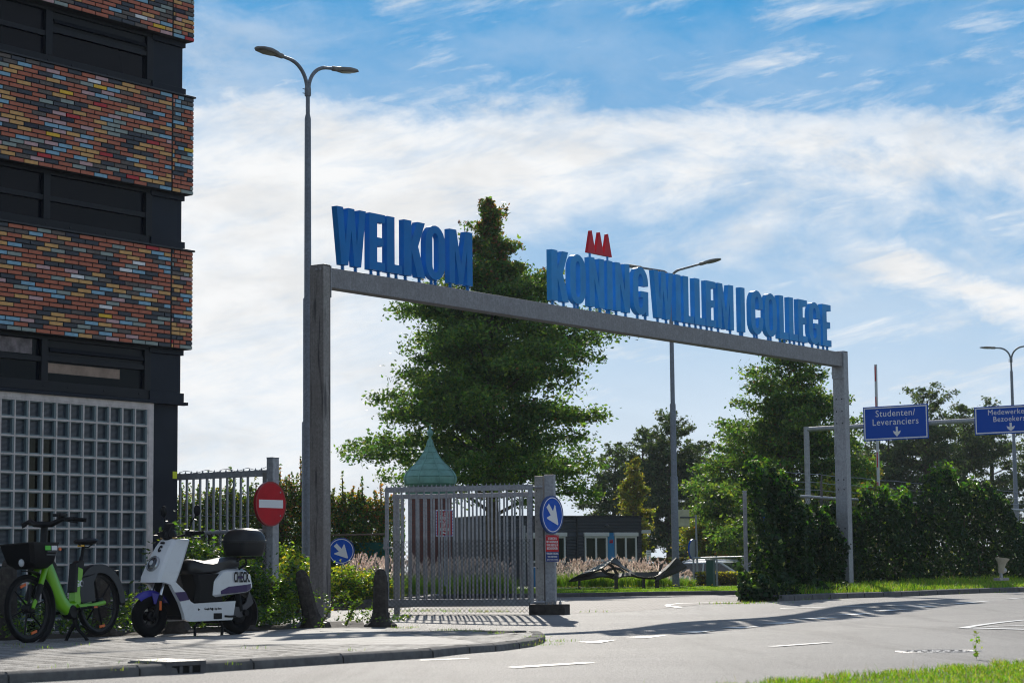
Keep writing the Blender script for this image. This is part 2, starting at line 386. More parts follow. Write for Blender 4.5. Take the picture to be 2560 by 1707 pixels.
def ground_mats():
    # asphalt
    m, nt, b = pbsdf('asphalt'); x = NX(nt); tc = nt.nodes.new('ShaderNodeTexCoord'); P = tc.outputs['Object']
    g = x.add(x.mul(x.noise(P, 170, 3, .7), .45), x.mul(x.noise(P, 55, 4, .8), .55)); g2 = x.noise(P, 60, 3, .6); big = x.noise(P, .35, 5, .6)
    c = x.mix(x.smooth(g, .38, .62), (.115, .108, .104), (.43, .410, .395))
    c = x.mix(x.smooth(big, .35, .65, 0, .35), c, (.12, .113, .11))
    ms = nt.nodes.new('ShaderNodeMapping'); ms.inputs['Rotation'].default_value = (0, 0, R(31)); ms.inputs['Scale'].default_value = (1.1, .07, 1); nt.links.new(P, ms.inputs[0])
    tr = x.noise(ms.outputs[0], 1.3, 4, .55)
    c = x.mix(x.smooth(tr, .52, .68, 0, .45), c, (.095, .09, .09))
    cr = x.noise(P, 1.6, 8, .75, 1.2)
    nt.links.new(c, b.inputs['Base Color'])
    nt.links.new(x.smooth(g2, .3, .7, .60, .85), b.inputs['Roughness']); b.inputs['Specular IOR Level'].default_value = .30
    bn = nt.nodes.new('ShaderNodeBump'); bn.inputs['Strength'].default_value = .9; bn.inputs['Distance'].default_value = .012
    nt.links.new(x.add(g, x.mul(g2, .8)), bn.inputs['Height']); nt.links.new(bn.outputs[0], b.inputs['Normal'])
    MATS['asphalt'] = m
    # paving (slabs / clinkers)
    for nm, rot, bw, bh, c1, c2, cm, ms_ in (('pavement_tiles', 54.1, .30, .30, (.30, .288, .275), (.45, .437, .42), (.05, .045, .04), .011),
                                             ('clinker_paving', 20, .21, .105, (.22, .195, .185), (.32, .29, .28), (.07, .06, .055), .012)):
        m, nt, b = pbsdf(nm); x = NX(nt); tc = nt.nodes.new('ShaderNodeTexCoord')
        mp = nt.nodes.new('ShaderNodeMapping'); mp.inputs['Rotation'].default_value = (0, 0, -R(rot)); nt.links.new(tc.outputs['Object'], mp.inputs[0])
        bt = nt.nodes.new('ShaderNodeTexBrick'); bt.offset = .5; bt.inputs['Scale'].default_value = 1
        bt.inputs['Brick Width'].default_value = bw; bt.inputs['Row Height'].default_value = bh; bt.inputs['Mortar Size'].default_value = ms_
        bt.inputs['Mortar Smooth'].default_value = .1; bt.inputs['Bias'].default_value = 0
        bt.inputs['Color1'].default_value = (*c1, 1); bt.inputs['Color2'].default_value = (*c2, 1); bt.inputs['Mortar'].default_value = (*cm, 1)
        nt.links.new(mp.outputs[0], bt.inputs['Vector'])
        n = x.noise(tc.outputs['Object'], 90, 4, .7); n2 = x.noise(tc.outputs['Object'], 1.1, 6, .65)
        c = x.mix(x.smooth(n, .3, .7, 0, .35), bt.outputs[0], tuple(v*.55 for v in c1))
        c = x.mix(x.smooth(n2, .45, .7, 0, .4), c, tuple(v*.65 for v in c1))
        n3 = x.noise(tc.outputs['Object'], 3.2, 7, .7, .8)
        c = x.mix(x.smooth(n3, .64, .72, 0, .6), c, (.13, .13, .09))
        nt.links.new(c, b.inputs['Base Color']); b.inputs['Roughness'].default_value = .75; b.inputs['Specular IOR Level'].default_value = .28
        bn = nt.nodes.new('ShaderNodeBump'); bn.inputs['Strength'].default_value = .7; bn.inputs['Distance'].default_value = .008
        nt.links.new(x.sub(x.mul(n, .5), bt.outputs['Fac']), bn.inputs['Height']); nt.links.new(bn.outputs[0], b.inputs['Normal'])
        MATS[nm] = m
    # far land and grass soil
    mat('land', (.055, .075, .025), .95, var=.35, vscale=.6)
    mat('lawn_soil', (.07, .12, .02), .95, var=.35, vscale=3)
    # worn road paint
    m, nt, b = pbsdf('road_paint'); x = NX(nt); tc = nt.nodes.new('ShaderNodeTexCoord')
    n = x.noise(tc.outputs['Object'], 40, 5, .7)
    nt.links.new(x.mix(x.smooth(n, .5, .72, 0, .55), (.78, .77, .74), (.25, .24, .235)), b.inputs['Base Color']); b.inputs['Roughness'].default_value = .5
    MATS['road_paint'] = m
ground_mats()
kerb_m = mat('kerb_concrete', (.15, .146, .143), .9, spec=.15, var=.22, vscale=10, bump=.35, bscale=80, dirt=((.16, .15, .13), 7, .5))
kerb_d = mat('dark_kerb', (.10, .095, .095), .8, var=.25, vscale=6, bump=.3, bscale=60)

def sheet(name, x0, x1, y0, y1, step, zf, m, keep=None):
    xs = np.arange(x0, x1+1e-6, step); ys = np.arange(y0, y1+1e-6, step)
    mb = MB(); idx = {}
    for j, y in enumerate(ys):
        for i, x_ in enumerate(xs):
            idx[i, j] = len(mb.v); mb.v.append((x_, y, zf(x_, y)))
    for j in range(len(ys)-1):
        for i in range(len(xs)-1):
            if keep and not keep((xs[i]+xs[i+1])/2, (ys[j]+ys[j+1])/2): continue
            mb.f.append((idx[i, j], idx[i+1, j], idx[i+1, j+1], idx[i, j+1])); mb.m.append(0)
    o = build(name, mb, m, smooth=60); setp(o, kind='structure'); return o

# far land
mb = MB(); mb.add([(-1500, -300, -.12), (1500, -300, -.12), (1500, 3000, -.12), (-1500, 3000, -.12)], [(0, 1, 2, 3)])
setp(build('ground', mb, MATS['land']), kind='structure')
sheet('road', -24, 34, 1, 58, .4, gz, MATS['asphalt'])

def loft_sheet(name, A, B, m, n=8, lift=0.0):
    mb = MB(); k = len(A)
    for a, b in zip(A, B):
        for i in range(n+1):
            t = i/n; p = a.lerp(b, t); mb.v.append((p.x, p.y, p.z+lift))
    for j in range(k-1):
        for i in range(n): mb.f.append((j*(n+1)+i, j*(n+1)+i+1, (j+1)*(n+1)+i+1, (j+1)*(n+1)+i)); mb.m.append(0)
    o = build(name, mb, m, smooth=60); setp(o, kind='structure'); return o
def kerb(name, pts, h, w, m, side=1, seam=1.0, lift=0.0):
    """kerb with a rounded outer top edge; pts = foot of its outer face on the road; side = +1 body lies left of travel"""
    # resample
    P = [Vector((p.x, p.y, 0)) for p in pts]; res = [P[0]]
    for a, b in zip(P[:-1], P[1:]):
        k = max(1, int((b-a).length/.25))
        res += [a.lerp(b, (i+1)/k) for i in range(k)]
    mb = MB(); rings = []; L = 0; cuts = []
    for i, p in enumerate(res):
        t = (res[min(i+1, len(res)-1)]-res[max(i-1, 0)]).normalized(); n = Vector((-t.y, t.x, 0))*side
        g = gz(p.x, p.y)+lift
        prof = [(0, -.08), (0.004, h-.035), (.012, h-.014), (.034, h), (w, h), (w, -.08)]
        rings.append([tuple(p+n*a+Vector((0, 0, g+b))) for a, b in prof])
    mb.loft(rings)
    # joints between kerb stones
    acc = 0
    for i in range(1, len(res)-1):
        acc += (res[i]-res[i-1]).length
        if acc > seam:
            acc = 0; t = (res[i+1]-res[i-1]).normalized(); n = Vector((-t.y, t.x, 0))*side; g = gz(res[i].x, res[i].y)+lift
            a = res[i]; mb.prism([(-.004, -.05), (-.004, h-.03), (.03, h+.0025), (w, h+.0025), (w, h-.01), (.04, h-.02), (.02, -.05)], -.004, .004, 1, axis='y',
                                 M=Matrix(((n.x, t.x, 0, a.x), (n.y, t.y, 0, a.y), (0, 0, 1, g), (0, 0, 0, 1))))
    o = build(name, mb, [m, mat('joint', (.03, .028, .026), .9)], smooth=35); setp(o, kind='structure'); return res

KP = [onground(*p) for p in ((176, 1699), (513, 1680), (911, 1653.6), (1083, 1643), (1196, 1631), (1280, 1623), (1335, 1615), (1361, 1606), (1364, 1598), (1352, 1592.5))]
d0 = (KP[0]-KP[1]).normalized(); KP = [KP[0]+d0*14, KP[0]+d0*7] + KP
kerb('kerb', KP, .075, .14, kerb_m, side=1)
BK = [onground(*p, h=.07) for p in ((0, 1601), (240, 1592), (430, 1584), (628, 1577), (785, 1569), (945, 1567), (1060, 1570), (1180, 1576), (1250, 1581), (1300, 1586))]
d1 = (BK[0]-BK[1]).normalized(); BK = [BK[0]+d1*14, BK[0]+d1*7] + BK
def resamp(P, n):
    L = [0]
    for a, b in zip(P[:-1], P[1:]): L.append(L[-1]+(b-a).length)
    out = []
    for i in range(n):
        s_ = L[-1]*i/(n-1); k = max(0, min(len(P)-2, next((q-1 for q in range(1, len(P)) if L[q] >= s_-1e-9), len(P)-2)))
        t = (s_-L[k])/max(1e-9, L[k+1]-L[k]); out.append(P[k].lerp(P[k+1], t))
    return out
KI = []
for i, p in enumerate(KP):
    t = (KP[min(i+1, len(KP)-1)]-KP[max(i-1, 0)]).normalized(); n = Vector((-t.y, t.x, 0)); KI.append(p+n*.13)
A_, B_ = resamp(KI, 60), resamp(BK, 60)
for p in A_+B_: p.z = gz(p.x, p.y)+.071
PV = loft_sheet('pavement', A_, B_, MATS['pavement_tiles'], 10)
# tile joints: dark sand-filled gaps between the slabs, widened to paint in edge shade, worked into the same sheet
def in_poly(x, y, poly):
    c = False; n = len(poly); j = n-1
    for i in range(n):
        (xi, yi), (xj, yj) = poly[i], poly[j]
        if (yi > y) != (yj > y) and x < (xj-xi)*(y-yi)/(yj-yi)+xi: c = not c
        j = i
    return c
PP = [(p.x, p.y) for p in A_]+[(p.x, p.y) for p in reversed(B_)]
def joints():
    mb = MB(); a = R(54.1); e1 = Vector((math.cos(a), math.sin(a), 0)); e2 = Vector((-math.sin(a), math.cos(a), 0)); o0 = Vector((-2.5, 18.5, 0)); ts_ = .30; rr = random.Random(3)
    def seg(p, q, w):
        m_ = (p+q)/2
        if not in_poly(m_.x, m_.y, PP): return
        t_ = (q-p).normalized(); n_ = Vector((-t_.y, t_.x, 0))*w/2
        mb.add([(v_.x, v_.y, gz(v_.x, v_.y)+.0775) for v_ in (p-n_, q-n_, q+n_, p+n_)], [(0, 1, 2, 3)])
    for i in range(-46, 30):
        for j in range(-26, 24):
            p = o0+e1*(i*ts_+(j % 2)*ts_*.5)+e2*(j*ts_); d = (p-Vector((0, 0, 0))).length
            if p.x < -9: continue
            w = rr.choice((.020, .026, .034, .046)); seg(p, p+e1*ts_, w); w = rr.choice((.018, .024, .034)); seg(p, p+e2*ts_, w)
    return mb
jm = joints(); me = PV.data; nv = len(me.vertices)
vs_ = [tuple(v.co) for v in me.vertices]+jm.v; fs_ = [tuple(p.vertices) for p in me.polygons]+[tuple(i+nv for i in f) for f in jm.f]; k_ = len(me.polygons)
me2 = bpy.data.meshes.new('pavement'); me2.from_pydata(vs_, [], fs_); me2.materials.append(MATS['pavement_tiles']); me2.materials.append(mat('joint_sand_shade', (.03, .027, .022), .95, var=.5, vscale=2)); me2.polygons.foreach_set('material_index', [0]*k_+[1]*len(jm.f)); me2.shade_smooth(); PV.data = me2
# strip of edging kerb behind the pavement, beside the driveway
kerb('edging_kerb', [onground(1121, 1584), onground(1210, 1584.5), onground(1296, 1586)], .05, .16, kerb_d, side=1, seam=9)

# planting strip between pavement and fence (soil), and bed by the arch
SB = [Vector((p.x-.2, p.y+2.2, 0)) for p in B_[:48]]
for p in SB: p.z = .05
loft_sheet('soil_strip', [Vector((p.x, p.y+.01, p.z-.02)) for p in B_[:48]], SB, soil, 4)
mb = MB(); mb.prism([(-14, 27.4), (-3.9, 30.3), (-3.6, 33), (-3.5, 39.5), (-2.4, 41.3), (-1.1, 42.0), (-.9, 44), (-.9, 48), (-3.5, 58), (-20, 58)], -.1, .075, axis='z')
setp(build('planting_bed', mb, soil), kind='structure')

# clinker paved driveway behind the gate line, with its worn white arc
fr_ = resamp([Vector((q[0], q[1], 0)) for q in ((-2.2, 34.9), (.4, 35.6), (1.2, 35.9), (2.6, 36.6), (4.1, 37.6))], 40)
bk_ = resamp([Vector((q[0], q[1], 0)) for q in ((-1.6, 52.2), (2, 53.3), (7.5, 53.3))], 40)
mb = MB(); nr = 50
for j in range(nr+1):
    for i in range(40): q = fr_[i].lerp(bk_[i], j/nr); mb.v.append((q.x, q.y, gz(q.x, q.y)+(.006 if j else .002)))
for j in range(nr):
    for i in range(39): mb.f.append((j*40+i, j*40+i+1, (j+1)*40+i+1, (j+1)*40+i)); mb.m.append(0)
setp(build('driveway', mb, MATS['clinker_paving'], smooth=60), kind='structure')

# painted markings
mk = MB()
def mark(pts, lift=.007):
    c = [onground(*p) for p in pts]
    mk.add([(p.x, p.y, p.z+lift) for p in c], [tuple(range(len(c)))])
def stripe(pts, w, lift=.007):
    P = [onground(*p) for p in pts]
    for a, b in zip(P[:-1], P[1:]):
        k = max(1, int((b-a).length/.8)); t = (b-a).normalized(); n = Vector((-t.y, t.x, 0))*w/2
        for i in range(k):
            c, d = a.lerp(b, i/k), a.lerp(b, (i+1)/k)
            mk.add([(q.x, q.y, gz(q.x, q.y)+lift) for q in (c-n, d-n, d+n, c+n)], [(0, 1, 2, 3)])
for tri in (((1442, 1605), (1540, 1600), (1497, 1607.5)), ((1568, 1593), (1668, 1588), (1620, 1594.8)), ((1685, 1580), (1790, 1576), (1742, 1582)),
            ((1800, 1569.5), (1905, 1565), (1853, 1571)), ((1902, 1558), (2008, 1553.5), (1957, 1559.5)), ((1994, 1546.5), (2098, 1542.5), (2050, 1548)),
            ((2090, 1535.5), (2190, 1532), (2140, 1537.5)), ((2175, 1525.5), (2272, 1523), (2225, 1527)), ((2258, 1517), (2352, 1514.5), (2308, 1518.5))):
    mark(tri)
stripe([(1285, 1669), (1475, 1657)], .12); stripe([(1930, 1616.5), (2070, 1606.5)], .12); stripe([(2388, 1509.5), (2468, 1502.5)], .12); stripe([(2520, 1497), (2600, 1492)], .12)
stripe([(2408, 1569.5), (2560, 1550), (2700, 1532)], .13); stripe([(2408, 1569.5), (2560, 1573.5), (2700, 1577)], .13); stripe([(2460, 1567), (2600, 1562)], .11)
stripe([(1950, 1521), (2345, 1512)], .06)
stripe([(1050, 1651), (1172, 1646.5)], .05)
arc = [(1850, 1507), (1760, 1507.5), (1700, 1509), (1668, 1512.5), (1672, 1516), (1700, 1519)]
stripe(arc, .09, .012)
setp(build('road_markings', mk, MATS['road_paint']), kind='structure')

# right-hand kerb and verge
RK = [onground(*p) for p in ((1937, 1502.5), (2150, 1494), (2330, 1487), (2560, 1478.5))]
d2 = (RK[-1]-RK[0]).normalized(); RK = RK + [RK[-1]+d2*20]
kerb('verge_kerb', RK, .11, .14, kerb_d, side=1)
A_ = resamp([p+Vector((-d2.y, d2.x, 0))*.12 for p in RK], 30); B_ = resamp([Vector(q) for q in ((4.25, 40.6, 0), (4.75, 44, 0), (5.0, 47.2, 0), (7.4, 51.5, 0), (17.5, 68, 0), (23, 77, 0))], 30)
for p in A_: p.z = gz(p.x, p.y)+.105
for p in B_: p.z = gz(p.x, p.y)+.30
loft_sheet('verge', A_, B_, MATS['lawn_soil'], 6)
VERGE = (A_, B_)

# lawn island with the dark kerb
IK = [Vector((-2.4, 52.4, 0)), at(1395, 1489, 53.2), at(1620, 1491, 53.2), at(1860, 1491, 53.0), Vector((9.5, 53.0, 0))]
kerb('lawn_kerb', IK, .11, .14, kerb_d, side=1, lift=0.0)
def zl(x, y): return gz(x, min(y, 56))+.095+max(0, min(1, (y-53)/12))*.06
sheet('lawn', -6, 24, 53.25, 100, 1.5, zl, MATS['lawn_soil'])
ARZ = R(90-35.9)          # heading of the arch, the brick facade and the bollard line
# ================================================================== brick building
def brick_building():
    t = thing('brick_building', 'building with multicoloured brick bands, dark windows and glass blocks beside the bicycle', 'building', (-4.494, 30.0, 0), ARZ)
    dark = mat('anthracite_panel', (.009, .014, .026), .5, spec=.22, var=.15, vscale=2)
    mort = mat('dark_mortar', (.022, .023, .027), .9)
    bc = [((.46, .115, .055), .36), ((.66, .35, .11), .15), ((.22, .42, .57), .10), ((.028, .034, .052), .14), ((.27, .32, .30), .09), ((.15, .125, .115), .10),
          ((.55, .33, .34), .045), ((.80, .80, .82), .008), ((.80, .47, .015), .008), ((.50, .012, .02), .008), ((.004, .005, .03), .006)]
    bm_ = [mat('brick_%s' % n, c, .42 if i != 5 else .8, var=.13, vscale=12, bump=.15 if i != 5 else .9, bscale=60)
           for i, (n, (c, _)) in enumerate(zip(('red', 'ochre', 'blue', 'navy', 'sage', 'umber', 'rose', 'white', 'yellow', 'scarlet', 'midnight'), bc))]
    wts = np.array([w for _, w in bc]); wts /= wts.sum()
    X0 = -7.5
    core = MB(); core.box((X0, .20, 0), (-.075, 7, 10.6)); build('wall', core, dark, t)
    rr = random.Random(5)
    for z0, z1, seed in ((3.852, 5.235, 1), (6.05, 7.44, 2), (8.262, 9.65, 3)):
        mb = MB(); mb.box((X0, .012, z0), (0-.004, .199, z1), 0)
        rows = 23; rh = (z1-z0)/rows; jx = -.415
        for i in range(rows):
            zc = z0 + rh*i
            for (a, b, pitch) in ((X0, jx-.012, .245), (jx+.006, 0.0, .245)):
                off = (i % 2)*.5 + (.06*math.sin(i*1.7+seed) if a == X0 else .25*((i*7+seed) % 3 == 0))
                xx = b + ((off % 1) - 1)*pitch*1.0
                edges = [b]
                while xx > a:
                    if edges[-1]-xx > .03: edges.append(xx)
                    xx -= pitch if a == X0 else (pitch if rr.random() < .45 else pitch*.5)
                edges.append(a)
                for e1, e0 in zip(edges[:-1], edges[1:]):
                    if e1-e0 < .03: continue
                    k = 1 + int(np.searchsorted(np.cumsum(wts), rr.random()))
                    pr = rr.uniform(-.0012, .0012)
                    right = .0
                    mb.box((e0+.009, 0+pr, zc+.0085), (e1-(.009 if e1 < -1e-6 else 0), .05, zc+rh-.0085), min(k, 11))
        # bricks of the short return face
        for i in range(rows):
            zc = z0+rh*i
            for q in range(1):
                k = 1 + int(np.searchsorted(np.cumsum(wts), rr.random()))
                mb.box((-.05, .055, zc+.007), (.0005, .197, zc+rh-.007), min(k, 11))
        band = build('brick_band', mb, [mort]+bm_, t)
        cp = MB(); cp.box((X0, -.022, z1+.002), (.028, .21, z1+.028)); build('coping', cp, mat('coping_metal', (.02, .023, .03), .45, .2), band, bevel=.004)
    # window strips
    glass = mat('dark_glass', (.002, .004, .009), .03, spec=.12)
    frame_m = mat('window_frame', (.008, .010, .016), .45, spec=.25)
    ins = mat('curtain', (.16, .10, .07), .8, var=.3, vscale=6)
    for z0, z1, lou in ((7.47, 8.26, 1), (5.265, 6.048, 0), (3.125, 3.85, 1)):
        f = MB()
        f.box((X0, .135, z0), (-.70, .199, z0+.13)); f.box((X0, .135, z1-.05), (-.70, .199, z1))
        for mx in (-2.65, -4.6, -6.5, -.79): f.box((mx, .130, z0+.13), (mx+.115, .199, z1-.05))
        f.box((X0, .142, z0+.38), (-2.65, .199, z0+.45))
        if lou:
            f.box((-2.535, .142, z1-.33), (-.79, .199, z1-.26)); f.box((-2.535, .172, z1-.26), (-.79, .199, z1-.05))
        else: f.box((-2.535, .142, z0+.38), (-.79, .199, z0+.45))
        # screws
        for sx in (-2.2, -1.55, -.9, -2.62):
            f.box((sx, .128, z0+.05), (sx+.035, .135, z0+.075))
        fo = build('window_frame', f, frame_m, t, bevel=.004)
        if lou:
            lv = MB(); lv.prism([(.199-.07, z1-.20), (.199-.05, z1-.205), (.199-.03, z1-.15), (.199-.045, z1-.145)], -2.50, -.80, axis='x'); build('louvre', lv, frame_m, fo)
        for a, b in ((-2.535, -.79), (-4.485, -2.65), (-6.385, -4.6)):
            zt = z1-.33 if (lou and a > -3) else z1-.05
            g = MB(); g.box((a, .183, z0+.13), (b, .197, zt)); build('pane', g, glass, fo)
            if z0 < 4 and a > -3: build('pane_strip', bx((a+.02, .1805, zt-.15), (b-.42, .1815, zt-.02)), mat('strip_beige', (.30, .21, .16), .6, var=.25, vscale=5), fo)  # beige strip on the pane's face stands in for the warm band in it
            if z0 < 4 and a < -3 and a > -5: build('curtain', bx((a+.05, .1805, z0+.47), (b-.12, .1815, zt-.01)), mat('curtain_grey', (.20, .17, .18), .7, var=.5, vscale=7), fo)
        # panel at the corner
        p = MB(); p.box((-.685, .15, z0+.12), (-.078, .199, z1-.075)); p.box((-.70, .12, z1-.075), (-.045, .199, z1-.002)); p.box((-.70, .115, z0-.005), (-.04, .199, z0+.12))
        build('corner_panel', p, dark, t, bevel=.004)
    # sill ledge over the glass blocks
    l = MB(); l.box((X0, .10, 3.075), (.03, .199, 3.12)); build('sill', l, dark, t, bevel=.004)
    # glass block wall
    gp = .2365; GX1, GZ1 = -.705, 2.99
    wm = mat('pale_mortar', (.66, .59, .57), .8, var=.12, vscale=8, dirt=((.25, .22, .19), 5, .5))
    mb = MB(); nx, nz = 28, 13
    zb = GZ1-nz*gp
    mb.box((GX1+.012, .14, 0), (-.60, .199, 3.075)); mb.box((X0, .14, GZ1+.012), (GX1+.012, .1995, 3.0745))
    for i in range(nx+1):
        xx = GX1-i*gp; mb.box((xx-.011, .143, zb), (xx+.010, .1985, GZ1+.012))
    for k in range(nz+1):
        zz = GZ1-k*gp; mb.box((X0+.002, .1425, zz-.011), (GX1+.0125, .1982, zz+.010))
    mb.box((X0, .141, 0), (GX1+.012, .1993, zb-.01))
    gw = build('glass_block_wall', mb, wm, t)
    gl = MB()
    m, nt, b = pbsdf('ribbed_glass'); x = NX(nt); tc = nt.nodes.new('ShaderNodeTexCoord')
    wv = nt.nodes.new('ShaderNodeTexWave'); wv.bands_direction = 'Z'; wv.inputs['Scale'].default_value = 20; nt.links.new(tc.outputs['Object'], wv.inputs['Vector'])
    wh = nt.nodes.new('ShaderNodeTexWave'); wh.bands_direction = 'X'; wh.inputs['Scale'].default_value = 18; nt.links.new(tc.outputs['Object'], wh.inputs['Vector'])
    nt.links.new(x.mix(x.smooth(x.mx(wv.outputs['Fac'], x.mul(wh.outputs['Fac'], .8)), .55, .95), (.020, .028, .040), (.085, .105, .13)), b.inputs['Base Color']); b.inputs['Roughness'].default_value = .12
    bn = nt.nodes.new('ShaderNodeBump'); bn.inputs['Strength'].default_value = .35; bn.inputs['Distance'].default_value = .004; nt.links.new(wv.outputs['Fac'], bn.inputs['Height']); nt.links.new(bn.outputs[0], b.inputs['Normal'])
    clear = mat('clear_glass_block', (.006, .007, .007), .12, spec=.25)
    side = mat('glass_edge', (.15, .20, .225), .25, spec=.5)
    for i in range(nx):
        for k in range(nz):
            x1 = GX1-i*gp-.012; x0 = x1-gp+.023; z1 = GZ1-k*gp-.012; z0 = z1-gp+.023
            mi = 1 if (i in (7, 8) and 2 <= k) else 0
            gl.add([(x0, .196, z0), (x1, .196, z0), (x1, .196, z1), (x0, .196, z1)], [(0, 1, 2, 3)], mi)
            # pale cast-glass rim of the block
            gl.box((x1-.028, .150, z0), (x1, .1955, z1), 2); gl.box((x0, .158, z0), (x1-.028, .1955, z0+.018), 2)
            gl.box((x0, .165, z1-.012), (x1-.028, .1955, z1), 2); gl.box((x0, .172, z0+.018), (x0+.012, .1955, z1-.012), 2)
    build('glass_blocks', gl, [m, clear, side], gw)
    return t
BB = brick_building()
st = MB(); st.box((-.0, -.002, 0), (.085, .0, .10))
o = build('sticker', st, mat('yellow_sticker', (.72, .78, .02), .5), loc=None)
o.matrix_world = Matrix.Translation(Vector((-4.494, 30, 0))) @ Matrix.Rotation(ARZ, 4, 'Z') @ Matrix.Translation(Vector((-.17, .197, 2.05)))
setp(o, 'small yellow sticker on the dark corner of the brick building', 'sticker')

# ================================================================== welcome arch
AL = 18.14
def letter_poly(ch, w):
    """outline(s) in a unit-height cell of width w: list of (outer, inner or None)"""
    st = .19/.945; q = lambda P: [(a*w, b) for a, b in P]
    if ch == 'W': return [(q([(0, 1), (.22, 1), (.31, .36), (.395, 1), (.605, 1), (.69, .36), (.78, 1), (1, 1), (.835, 0), (.605, 0), (.5, .62), (.395, 0), (.165, 0)]), None)]
    if ch == 'M': return [(q([(0, 0), (0, 1), (.30, 1), (.5, .36), (.70, 1), (1, 1), (1, 0), (.765, 0), (.765, .66), (.585, 0), (.415, 0), (.235, .66), (.235, 0)]), None)]
    if ch == 'N': return [(q([(0, 0), (0, 1), (.35, 1), (.66, .42), (.66, 1), (1, 1), (1, 0), (.66, 0), (.34, .58), (.34, 0)]), None)]
    if ch == 'K': return [(q([(0, 0), (0, 1), (.355, 1), (.355, .63), (.63, 1), (.99, 1), (.665, .555), (1, 0), (.635, 0), (.355, .46), (.355, 0)]), None)]
    if ch == 'I': return [(q([(0, 0), (0, 1), (1, 1), (1, 0)]), None)]
    if ch == 'L': return [(q([(0, 0), (0, 1), (.5, 1), (.5, .155), (1, .155), (1, 0)]), None)]
    if ch == 'E': return [(q([(0, 0), (0, 1), (1, 1), (1, .855), (.5, .855), (.5, .585), (.9, .585), (.9, .435), (.5, .435), (.5, .15), (1, .15), (1, 0)]), None)]
    r = w/2; n = 10
    def half(cx, cz, rx, rz_, a0, a1): return [(cx+rx*math.cos(R(a0+(a1-a0)*i/n)), cz+rz_*math.sin(R(a0+(a1-a0)*i/n))) for i in range(n+1)]
    ri = r-st; rz0 = r*1.12; rzi = ri*1.5
    if ch == 'O':
        out = half(r, 1-rz0, r, rz0, 0, 180)+half(r, rz0, r, rz0, 180, 360)
        inn = half(r, 1-.14-rzi, ri, rzi, 0, 180)+half(r, .14+rzi, ri, rzi, 180, 360)
        return [(out, inn)]
    if ch == 'C':
        out = [(w, .585)]+half(r, 1-rz0, r, rz0, 0, 180)+half(r, rz0, r, rz0, 180, 360)+[(w, .395)]
        inn = [(w-st, .395)]+list(reversed(half(r, .14+rzi, ri, rzi, 180, 360)))+list(reversed(half(r, 1-.14-rzi, ri, rzi, 0, 180)))+[(w-st, .585)]
        return [(out+inn, None)]
    if ch == 'G':
        out = [(w, .615)]+half(r, 1-rz0, r, rz0, 0, 180)+half(r, rz0, r, rz0, 180, 318)+[(w*.83, .10), (w*.86, 0), (w, 0), (w, .5)]
        inn = [(r-.01, .5), (r-.01, .37), (w-st, .37)]+list(reversed(half(r, .14+rzi, ri, rzi, 180, 360)))+list(reversed(half(r, 1-.14-rzi, ri, rzi, 0, 180)))+[(w-st, .615)]
        return [(out+inn, None)]
LET = [('W', .50, 1.24), ('E', 1.33, 1.735), ('L', 1.79, 2.19), ('K', 2.24, 2.82), ('O', 2.83, 3.38), ('M', 3.5, 4.16), ('K', 6.59, 7.15), ('O', 7.2, 7.73), ('N', 7.85, 8.36), ('I', 8.46, 8.65),
       ('N', 8.75, 9.26), ('G', 9.38, 9.93), ('W', 10.14, 10.87), ('I', 10.97, 11.16), ('L', 11.26, 11.66), ('L', 11.7, 12.11), ('E', 12.15, 12.55), ('M', 12.63, 13.28), ('I', 13.57, 13.755),
       ('C', 14.01, 14.54), ('O', 14.61, 15.15), ('L', 15.25, 15.65), ('L', 15.69, 16.09), ('E', 16.12, 16.53), ('G', 16.61, 17.15), ('E', 17.25, 17.66)]
